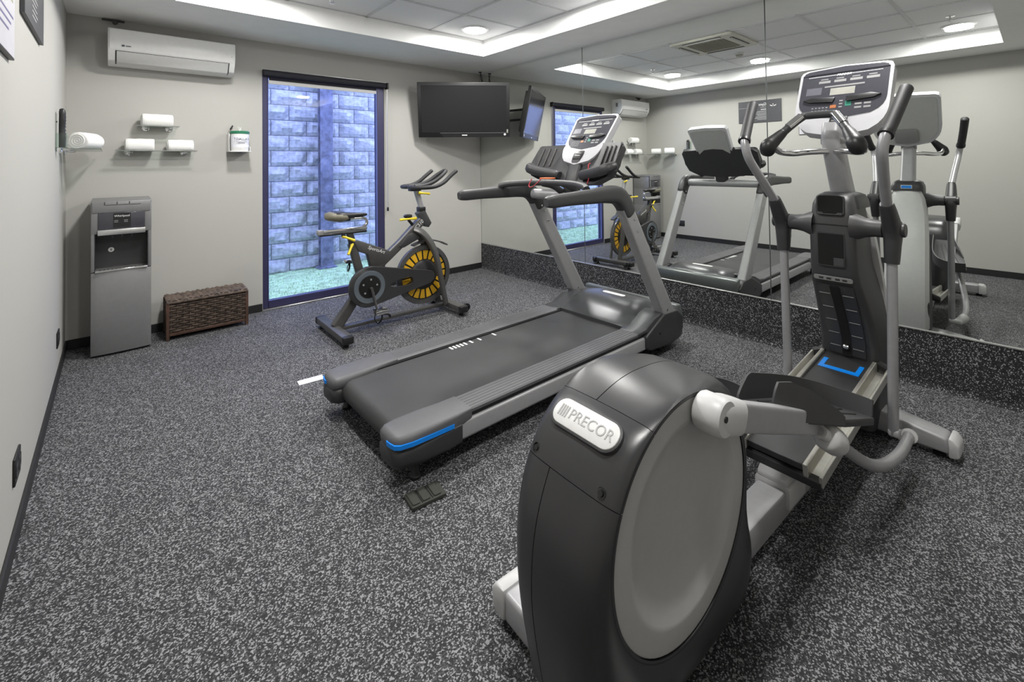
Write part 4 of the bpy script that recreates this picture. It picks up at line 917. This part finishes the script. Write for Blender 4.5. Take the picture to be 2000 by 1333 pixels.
# arm pivot axle with shoulders
for s in (-1, 1):
    bm = B(); lathe(bm, [(.060, s*.070), (.052, s*.095), (.041, s*.120), (.036, s*.150), (.036, s*.178), (0, s*.178)], 24, 'y', (-.075, 0, .955), Matrix.Translation((-.04, 0, 0))); obj('pivot_shoulder', bm, M_CHAR2, t, 45)
for s in (-1, 1):
    bm = B(); lathe(bm, [(0, s*.176), (.030, s*.176), (.030, s*.184), (0, s*.184)], 20, 'y', (-.117, 0, .955)); obj('pivot_gap_ring', bm, M_HOLE, t)
    # swinging arm: socket, upper bar with grip, lower pole
    bm = B(); tube(bm, [(-.208, s*.212, 1.068), (-.195, s*.212, 1.05), (-.150, s*.212, .99), (-.120, s*.211, .945), (-.122, s*.209, .89), (-.128, s*.207, .818)], [.022, .026, .034, .042, .036, .026], 20, 3, [1, 1, .9, .78, .8, .95], 2.6, (1, 0, 0))
    SK = obj('arm_socket', bm, M_CHAR, t, 45)
    bm = B(); lathe(bm, [(.036, s*.183), (.036, s*.238), (.028, s*.240), (.028, s*.250), (.025, s*.2535), (0, s*.2535)], 24, 'y', (-.117, 0, .955)); obj('pivot_cap', bm, M_CHAR, SK)
    bm = B(); tube(bm, [(-.198, s*.212, 1.055), (-.290, s*.226, 1.150), (-.368, s*.240, 1.232), (-.396, s*.246, 1.275), (-.398, s*.254, 1.320), (-.388, s*.262, 1.352)], .0185, 14, 4, 1., 2., (0, 1, 0)); obj('arm_bar', bm, M_SILV2, t, 60)
    bm = B(); tube(bm, [(-.390, s*.259, 1.340), (-.360, s*.266, 1.372), (-.300, s*.278, 1.440), (-.236, s*.289, 1.512)], [.0235, .0225, .0225, .0235], 16, 3, 1., 2., (0, 1, 0), True); GR = obj('arm_grip', bm, M_RUB, t, 60)
    bm = B(); tube(bm, [(-.398, s*.2575, 1.332), (-.388, s*.2597, 1.342)], .0262, 16); obj('grip_collar', bm, M_BLACK, GR)
    bm = B(); tube(bm, [(-.126, s*.207, .83), (-.130, s*.202, .45), (-.132, s*.197, .125)], .0185, 16, 2); obj('arm_pole', bm, M_SILV2, t, 60)
    # lower linkage
    bm = B(); box(bm, -.150, -.112, s*.180, s*.252, .118, .150, .010, 2); tube(bm, [(-.132, s*.225, .128), (-.150, s*.252, .150), (-.172, s*.256, .160)], [.022, .027, .026], 14, 2); obj('link_joint', bm, M_LIGHTP, t, 50)
# crank knuckles, stride arms, pedals
def stride(s, K, E, H, Tt, arm_y):
    bm = B(); lathe(bm, [(0, s*.110), (.028, s*.110), (.028, s*.136), (.040, s*.138), (.043, s*.144), (.043, s*.194), (.038, s*.202), (0, s*.203)], 26, 'y', (K[0], 0, K[1])); KN = obj('crank_knuckle', bm, M_LIGHTP, t, 45)
    d = (V(E[0], 0, E[1])-V(K[0], 0, K[1])).normalized(); k0 = V(K[0], arm_y, K[1])
    bm = B(); tube(bm, [k0-d*.01, k0+d*.035, k0+d*.095], [.040, .044, .040], 20, 2, .78, 3.2, (0, 0, 1)); obj('knuckle_sleeve', bm, M_LIGHTP, KN, 45)
    bm = B(); lathe(bm, [(0, s*.205), (.007, s*.205), (.007, s*.2025), (0, s*.2025)], 12, 'y', (K[0]-.01, 0, K[1]+.004)); obj('set_screw', bm, M_BLACK, KN)
    bm = B(); tube(bm, [k0+d*.06, V(E[0], arm_y, E[1])], .034, 24, 1, .52, 9., (0, 0, 1)); obj('stride_arm', bm, M_SILVER, t, 30)
    # pedal: floor plate, tall inner wall running round the toe, short outer heel wall
    h, tt = V(H[0], 0, H[1]), V(Tt[0], 0, Tt[1]); ax = (tt-h).normalized(); PL = (tt-h).length
    PM = frameM(h, ax, (0, 1, 0)); k_ = PL/.54
    bm = B(); P = [(0, .055), (.02, .048), (.36, .060), (.48, .095), (.53, .15), (.54, .22), (.53, .262), (.33, .240), (.17, .190), (.02, .160), (0, .15)]
    prism(bm, [(x*k_, s*y) for x, y in P], -.024, 0, 'z', .004, 2, PM); PD = obj('pedal', bm, M_CHAR2, t, 40)
    def wall(path):
        b = B(); pts = crom([V(x*k_, s*y, 0) for x, y, hh in path], 4); hs = lerp_list([p[2] for p in path], 4); rg = []
        for i, p in enumerate(pts):
            d = (pts[min(i+1, len(pts)-1)]-pts[max(i-1, 0)]).normalized(); n = V(-d.y, d.x, 0)*.0045
            rg.append([p-n+V(0, 0, -.018), p+n+V(0, 0, -.018), p+n*.7+V(0, 0, hs[i]), p-n*.7+V(0, 0, hs[i])])
        loft(b, rg, True, PM); return b
    obj('inner_wall', wall([(.02, .050, .012), (.05, .049, .050), (.09, .049, .076), (.24, .052, .072), (.38, .062, .066), (.48, .095, .060), (.525, .15, .056), (.536, .21, .054), (.528, .256, .052)]), M_CHAR2, PD, 50)
    obj('outer_wall', wall([(.0, .153, .020), (.015, .157, .085), (.08, .168, .088), (.16, .188, .073), (.24, .212, .045), (.32, .236, .006)]), M_CHAR2, PD, 50)
    for k in range(4):
        bm = B(); y0_, y1_ = .075+k*.022, .105+k*.040; p0_, p1_ = V(.10*k_, s*y0_, .0015), V(.47*k_, s*y1_, .0015)
        tube(bm, [p0_, p1_], .003, 6, 1, 1, 2., (0, 0, 1), False, PM); obj('tread_rib', bm, M_CHAR, PD)
    bm = B(); lathe(bm, [(0, -.02), (.03, -.02), (.03, .02), (0, .02)], 16, 'y', (PL*.62, s*.127, -.055), PM); obj('track_roller', bm, M_BLACK, PD)
    # link bell and curved link to the arm pole
    e = V(E[0], arm_y, E[1])
    if s < 0:
        path = [(-.900, -.196, .420), (-.858, -.202, .388), (-.785, -.214, .340), (-.69, -.232, .272), (-.60, -.246, .222), (-.50, -.256, .190), (-.38, -.262, .170), (-.27, -.260, .160), (-.165, -.253, .157)]
    else:
        path = [(e.x-.02, .208, e.z-.02), (e.x+.04, .214, e.z-.04), (e.x+.10, .222, e.z-.055), (e.x+.2, .236, .175), (-.60, .250, .150), (-.48, .258, .140), (-.36, .262, .142), (-.26, .260, .150), (-.165, .253, .157)]
    bm = B(); tube(bm, path, .0185, 14, 3); obj('link_rod', bm, M_SILV2, t, 60)
    p = [Vector(q) for q in path]
    db = (p[2]-p[0]).normalized(); q0 = p[0]
    bm = B(); tube(bm, [q0-db*.020, q0+db*.018], .020, 16); obj('link_neck', bm, M_LIGHTP, t, 45)
    bm = B(); tube(bm, [q0+db*.012, q0+db*.016, q0+db*.024, q0+db*.075, q0+db*.100, q0+db*.118], [.030, .037, .041, .041, .033, .023], 22, 1); obj('link_bell', bm, M_LIGHTP, t, 45)
    bm = B(); tube(bm, [p[0]-(p[1]-p[0])*.4, p[0]-(p[1]-p[0])*.2, e-d*.03+V(0, 0, -.005)], .013, 10); obj('link_pin', bm, M_SILVER, t)
stride(-1, (-1.482, .673), (-.862, .430), (-1.150, .548), (-.632, .398), -.172)
stride(1, (-1.572, .207), (-1.02, .270), (-1.22, .285), (-.68, .320), .172)
# mast, fixed handlebar, console
bm = B(); tube(bm, [(.035, 0, 1.06), (.012, 0, 1.10), (-.05, 0, 1.22), (-.10, 0, 1.33), (-.085, 0, 1.40)], [.044, .043, .041, .040, .040], 24, 3, 1., 4., (1, 0, 0)); obj('mast', bm, M_SILVER, t, 45)
bm = B(); tube(bm, [(-.10, 0, 1.285), (-.17, .07, 1.283), (-.21, .125, 1.277), (-.27, .158, 1.285), (-.345, .160, 1.312)], .0145, 12, 4); tube(bm, [(-.10, 0, 1.285), (-.17, -.07, 1.283), (-.21, -.125, 1.277), (-.27, -.158, 1.285), (-.345, -.160, 1.312)], .0145, 12, 4); obj('handlebar_tube', bm, M_CHROME, t, 60)
bm = B(); tube(bm, [(-.365, .150, 1.325), (-.315, .105, 1.385), (-.272, .062, 1.432), (-.262, .040, 1.438), (-.262, -.040, 1.438), (-.272, -.062, 1.432), (-.315, -.105, 1.385), (-.365, -.150, 1.325)], [.018, .017, .0165, .0165, .0165, .0165, .017, .018], 14, 3); HB = obj('fixed_handlebar', bm, M_CHAR, t, 60)
for s in (-1, 1):
    bm = B(); tube(bm, [(-.330, s*.120, 1.366), (-.362, s*.148, 1.328), (-.378, s*.160, 1.310), (-.372, s*.166, 1.292), (-.350, s*.166, 1.290)], [.019, .028, .034, .033, .018], 18, 3, dome=True); obj('handle_knob', bm, M_BLACK, HB, 60)
    bm = B(); tube(bm, [(-.3135, s*.1035, 1.3905), (-.2745, s*.0645, 1.4355)], .0175, 14); obj('pulse_sensor', bm, M_CHROME, HB, 60)
CM = frameM((-.072, 0, 1.352), (0, -1, 0), (.172, 0, .336))
console(t, CM, .190, .185, .380, .050, True)
bm = B(); prism(bm, rrect(.13, .10, .02), -.075, -.045, 'z', .006, 2, CM @ Matrix.Translation((0, .09, 0))); obj('console_mount', bm, M_DISC, t)
bm = B(); box(bm, -.130, -.06, -.042, .042, 1.312, 1.345, .008, 2); obj('media_port', bm, M_DISC, t)
bm = B(); box(bm, -.1312, -.1298, -.025, .03, 1.322, 1.334); obj('port_slot', bm, M_BLACK, t)

# ================================================================== SPIN BIKE
t = thing('spin_bike', 'dark grey spin bike with a yellow-slotted flywheel by the window', 'exercise bike', (1.68, 3.46, 0), R(-1))
for nm, x, hw in (('rear_foot', -.480, .300), ('front_foot', .470, .275)):
    bm = B(); box(bm, x-.036, x+.036, -hw, hw, .035, .082, .010, 2); FT = obj(nm, bm, M_GUN, t)
    for s in (-1, 1):
        bm = B(); box(bm, x-.038, x+.038, s*(hw-.035), s*(hw+.012), .030, .085, .012, 2); obj('end_cap', bm, M_BLACK, FT)
        bm = B(); lathe(bm, [(0, 0), (.022, 0), (.022, .012), (.010, .018), (.010, .036), (0, .036)], 14, 'z', (x, s*(hw-.05), 0)); obj('levelling_foot', bm, M_BLACK, FT)
for s in (-1, 1):
    bm = B(); lathe(bm, [(.018, -.014), (.031, -.012), (.033, 0), (.031, .012), (.018, .014)], 20, 'y', (.525, s*.225, .055)); obj('transport_wheel', bm, M_BLACK, t)
bm = B(); box(bm, -.45, .45, -.024, .024, .040, .066, .006, 2); obj('base_rail', bm, M_GUN, t)
bm = B(); tube(bm, [(-.462, 0, .070), (-.37, 0, .19), (-.285, 0, .31)], [.040, .038, .036], 20, 1, .75, 6., (1, 0, -.7)); obj('rear_leg', bm, M_GUN, t, 30)
bm = B(); tube(bm, [(-.255, 0, .33), (-.31, 0, .53), (-.345, 0, .665)], [.030, .029, .029], 20, 1, .85, 5., (1, 0, 0)); obj('seat_tube', bm, M_GUN, t, 30)
bm = B(); tube(bm, [(-.338, 0, .655), (-.348, 0, .70), (-.362, 0, .755)], .024, 18, 1, .9, 5., (1, 0, 0)); obj('seat_post', bm, M_CHAR, t, 30)
bm = B(); prism(bm, [(-.345, .685), (-.305, .688), (-.06, .578), (-.03, .540), (-.10, .475), (-.205, .462), (-.232, .568), (-.300, .600)], -.030, .030, 'y', .008, 2); GUS = obj('frame_gusset', bm, M_GUN, t)
text('maker_text', 'SportsArt', .036, M_PRINT, GUS, frameM((-.165, -.0306, .598), (.92, 0, -.40), (.40, 0, .92)), .0004, .2)
bm = B(); tube(bm, [(-.165, 0, .450), (.05, 0, .620), (.255, 0, .805)], [.034, .034, .036], 20, 1, .85, 5., (-.6, 0, .7)); DT = obj('down_tube', bm, M_GUN, t, 30)
text('model_text', 'C510', .045, M_PRINT, DT, frameM((.200, -.0315, .757), (.74, 0, .67), (-.67, 0, .74)), .0004, .15, sx=.9)
bm = B(); prism(bm, [(.185, .85), (.250, .885), (.318, .760), (.292, .725), (.255, .735)], -.032, .032, 'y', .008, 2); obj('head_tube', bm, M_CHAR2, t)
for s in (-1, 1):
    bm = B(); tube(bm, [(.150, s*.030, .725), (.215, s*.052, .690), (.285, s*.064, .600), (.335, s*.068, .480), (.375, s*.068, .300), (.425, s*.066, .066)], [.026, .030, .031, .030, .028, .026], 18, 4, .5, 5., (1, 0, 0)); obj('fork_blade', bm, M_GUN, t, 35)
bm = B(); prism(bm, [(.02, .600), (.10, .690), (.20, .715), (.25, .690), (.19, .640), (.06, .585)], -.040, .040, 'y', .006, 2); obj('brake_housing', bm, M_CHAR2, t)
fx, fz = .252, .338
bm = B(); lathe(bm, [(.205, -.018), (.240, -.018), (.243, -.014), (.243, .014), (.240, .018), (.205, .018), (.205, -.018)], 64, 'y', (fx, 0, fz)); FLY = obj('flywheel_rim', bm, mat('flywheel_steel', (.14, .14, .14), .3, .6), t, 30)
bm = B(); lathe(bm, [(0, -.006), (.206, -.006), (.206, .006), (0, .006)], 48, 'y', (fx, 0, fz)); obj('flywheel_web', bm, M_BLACK, FLY)
bm = B(); lathe(bm, [(0, -.022), (.10, -.020), (.118, -.008), (.118, .008), (.10, .020), (0, .022)], 40, 'y', (fx, 0, fz)); obj('flywheel_hub', bm, M_CHAR, FLY)
seg = B(); P = []
for a in (-7, -3.5, 0, 3.5, 7): P.append((.198*math.cos(R(a)), .198*math.sin(R(a))))
for a in (6, 0, -6): P.append((.124*math.cos(R(a)), .124*math.sin(R(a))))
prism(seg, P, -.0085, .0085, 'y', .001, 1); segm = finish(seg, 'yellow_segment', M_YEL)
for k in range(20):
    o = obj('yellow_segment', segm, None, FLY); o.location = (fx, 0, fz); o.rotation_euler = (0, R(k*18+5), 0)
bm = B(); rg = []
for k in range(12):
    a = R(112-k*8.2); r_ = .262+.002*k; c_ = V(fx+r_*math.cos(a), 0, fz+r_*math.sin(a))
    n_ = V(math.cos(a), 0, math.sin(a))
    rg.append([c_+V(0, -.032, 0), c_+V(0, .032, 0), c_+n_*.010+V(0, .030, 0), c_+n_*.010+V(0, -.030, 0)])
e_ = V(.470, 0, .552); rg[-1] = [e_+V(0, -.026, 0), e_+V(0, .026, 0), e_+V(.003, .024, .011), e_+V(.003, -.024, .011)]
rg[-2] = [V(.415, -.03, .580), V(.415, .03, .580), V(.418, .028, .591), V(.418, -.028, .591)]
rg = rg[:3]+[rg[3]]+[[V(.345, -.031, .604), V(.345, .031, .604), V(.347, .029, .615), V(.347, -.029, .615)]]+rg[-2:]
loft(bm, rg); obj('sweat_guard', bm, M_CHAR2, t, 50)
# chain guard with a slot through it
gx, gz = -.245, .338; hcx, hcz = .015, .325
def hull_r(a):
    d = (math.cos(a), math.sin(a)); best = 0
    for q in range(61):
        s_ = q/60; cx_, cz_ = gx+(.255-gx)*s_, gz+(.330-gz)*s_; rr = .152+(.052-.152)*s_
        ox, oz = hcx-cx_, hcz-cz_; b_ = ox*d[0]+oz*d[1]; c_ = ox*ox+oz*oz-rr*rr; D_ = b_*b_-c_
        if D_ > 0: best = max(best, -b_+math.sqrt(D_))
    return best
NA = 72; bm = B()
def gring(y, inner, k=1.):
    o = []
    for i in range(NA):
        a = 2*math.pi*i/NA
        if inner:
            ca, sa = math.cos(a), math.sin(a); o.append(V(hcx+.095*math.copysign(abs(ca)**.7, ca), y, hcz+(.030+.012*ca)*math.copysign(abs(sa)**.7, sa)+.003*ca))
        else: r_ = hull_r(a)*k; o.append(V(hcx+r_*math.cos(a), y, hcz+r_*math.sin(a)))
    return o
loft(bm, [gring(-.060, True), gring(-.060, False, .985), gring(-.064, False), gring(-.088, False), gring(-.093, False, .98), gring(-.093, True), gring(-.060, True)], False)
GU = obj('chain_guard', bm, M_CHAR, t, 40)
bm = B(); lathe(bm, [(.085, -.0925), (.087, -.098), (.118, -.098), (.120, -.0925)], 40, 'y', (gx, 0, gz)); obj('guard_ring', bm, mat('slate_grey', (.10, .12, .14), .45), GU)
bm = B(); lathe(bm, [(0, -.099), (.055, -.099), (.078, -.0935), (.083, -.0925)], 32, 'y', (gx, 0, gz)); obj('chainring_cover', bm, M_HOLE, GU)
for k in range(5):
    a = R(72*k+10); bm = B(); lathe(bm, [(0, -.102), (.007, -.102), (.008, -.098), (0, -.098)], 10, 'y', (gx+.055*math.cos(a), 0, gz+.055*math.sin(a))); obj('chainring_bolt', bm, M_GREYP, GU)
for s, ex, ez in ((-1, -.205, .172), (1, -.285, .504)):
    bm = B(); tube(bm, [(gx, s*.098, gz), (gx, s*.125, gz)], .018, 14); tube(bm, [(gx, s*.120, gz), (ex, s*.128, ez)], [.016, .011], 14, 1, .6, 4., (0, 1, 0)); CR = obj('crank_arm', bm, M_GUN, t, 40)
    bm = B(); box(bm, ex-.050, ex+.050, s*.145, s*.235, ez-.016, ez+.014, .006, 2); tube(bm, [(ex, s*.13, ez), (ex, s*.16, ez)], .007, 8); PD = obj('pedal', bm, M_CHROME, t, 35)
    bm = B(); tube(bm, [(ex-.03, s*.165, ez-.012), (ex+.055, s*.17, ez-.03), (ex+.075, s*.19, ez-.06), (ex+.055, s*.21, ez-.03), (ex-.03, s*.215, ez-.012)], .006, 8, 4); tube(bm, [(ex-.02, s*.16, ez-.01), (ex-.035, s*.165, ez-.055), (ex-.02, s*.19, ez-.085), (ex, s*.21, ez-.055), (ex, s*.215, ez-.01)], .007, 8, 4, .4); obj('toe_strap', bm, M_BLACK, PD, 60)
# saddle, slider, levers
bm = B(); prism(bm, [(-.575, .755), (-.575, .785), (-.240, .790), (-.232, .775), (-.240, .755)], -.024, .024, 'y', .004, 2); SL = obj('seat_slider', bm, M_CHROME, t)
bm = B(); box(bm, -.580, -.235, -.026, .026, .742, .757, .004, 1); obj('slider_base', bm, M_BLACK, SL)
bm = B(); box(bm, -.590, -.548, -.026, .026, .752, .788, .006, 2); obj('slider_cap', bm, M_GREYP, SL)
bm = B(); tube(bm, [(-.262, 0, .785), (-.232, 0, .800), (-.228, 0, .825), (-.250, 0, .848), (-.300, 0, .852), (-.36, 0, .852)], .0115, 12, 4); obj('saddle_support', bm, M_CHROME, t, 60)
bm = B(); rg = []
for x, hw, zt, zb in ((-.520, .030, .890, .868), (-.512, .072, .905, .862), (-.480, .092, .918, .852), (-.430, .088, .915, .846), (-.385, .062, .904, .852), (-.340, .040, .898, .858), (-.290, .028, .894, .862), (-.245, .022, .888, .862), (-.228, .012, .882, .868)):
    ring = []
    for k in range(16):
        a = 2*math.pi*k/16; ca, sa = math.cos(a), math.sin(a); ring.append(V(x, hw*math.copysign(abs(ca)**.8, ca), (zt+zb)/2+(zt-zb)/2*math.copysign(abs(sa)**.7, sa)))
    rg.append(ring)
loft(bm, rg); SD = obj('saddle', bm, M_BLACK, t, 60)
bm = B(); rg = []
for x, hw, zt, zb in ((-.528, .028, .886, .862), (-.520, .070, .906, .852), (-.484, .0955, .9150, .842), (-.440, .0925, .9090, .836), (-.402, .074, .899, .842), (-.380, .05, .884, .852)):
    ring = []
    for k in range(16):
        a = 2*math.pi*k/16; ca, sa = math.cos(a), math.sin(a); ring.append(V(x, (hw+.003)*math.copysign(abs(ca)**.75, ca), (zt+zb)/2+(zt-zb)/2*math.copysign(abs(sa)**.75, sa)))
    rg.append(ring)
loft(bm, rg); obj('saddle_side_pad', bm, M_OLIVE, SD, 60, label='olive grey padded rear of the saddle')
bm = B(); box(bm, -.43, -.36, -.03, .03, .838, .860, .006, 2); obj('saddle_clamp', bm, M_BLACK, SD)
def lever(p, q, m=M_YEL2):
    b = B(); p, q = Vector(p), Vector(q); tube(b, [p, p+(q-p)*.4, q], [.013, .008, .010], 10, 2, 1, 2., (0, 1, .1), True); return b
obj('slider_lever', lever((-.420, -.034, .730), (-.345, -.060, .695)), M_YEL2, t, 60)
obj('height_lever', lever((-.352, -.036, .665), (-.392, -.065, .600)), M_YEL2, t, 60)
bm = B(); lathe(bm, [(0, -.045), (.013, -.045), (.015, -.028), (0, -.028)], 12, 'y', (-.35, 0, .668)); obj('lever_hub', bm, M_BLACK, t); bm = B(); lathe(bm, [(0, -.045), (.013, -.045), (.015, -.024), (0, -.024)], 12, 'y', (-.415, 0, .733)); obj('lever_hub', bm, M_BLACK, t)
obj('stem_lever', lever((.165, -.036, .812), (.020, -.062, .815)), M_YEL2, t, 60)
obj('bar_lever', lever((.205, -.030, 1.018), (.285, -.050, 1.008)), M_YEL2, t, 60)
bm = B(); tube(bm, [(.165, 0, .745), (.120, 0, .800)], .012, 12); lathe(bm, [(.008, .80), (.016, .812), (.034, .824), (.036, .836), (.028, .844), (0, .846)], 16, 'z', (.115, 0, 0)); obj('tension_knob', bm, M_BLACK, t, 45)
bm = B(); tube(bm, [(.268, 0, .790), (.235, 0, .90), (.190, 0, 1.045)], .021, 20, 1, .9, 5., (1, 0, 0)); obj('handlebar_post', bm, M_SILVER, t, 30)
bm = B(); box(bm, .206, .262, -.032, .032, .862, .90, .006, 2); obj('post_clamp', bm, M_BLACK, t)
bm = B(); box(bm, .13, .225, -.03, .03, 1.034, 1.060, .006, 2); HM = obj('handlebar_mount', bm, M_BLACK, t)
bm = B()
for s in (-1, 1):
    tube(bm, [(.125, 0, 1.070), (.120, s*.05, 1.068), (.130, s*.13, 1.067), (.175, s*.195, 1.068), (.255, s*.210, 1.075), (.330, s*.210, 1.105), (.395, s*.205, 1.155), (.450, s*.205, 1.195)], .0165, 12, 4, dome=True)
tube(bm, [(.150, .055, 1.072), (.240, .055, 1.080), (.330, .052, 1.108), (.410, .046, 1.158), (.460, .022, 1.192), (.466, 0, 1.195), (.460, -.022, 1.192), (.410, -.046, 1.158), (.330, -.052, 1.108), (.240, -.055, 1.080), (.150, -.055, 1.072)], .0165, 12, 4)
obj('handlebar', bm, M_RUB, t, 60)
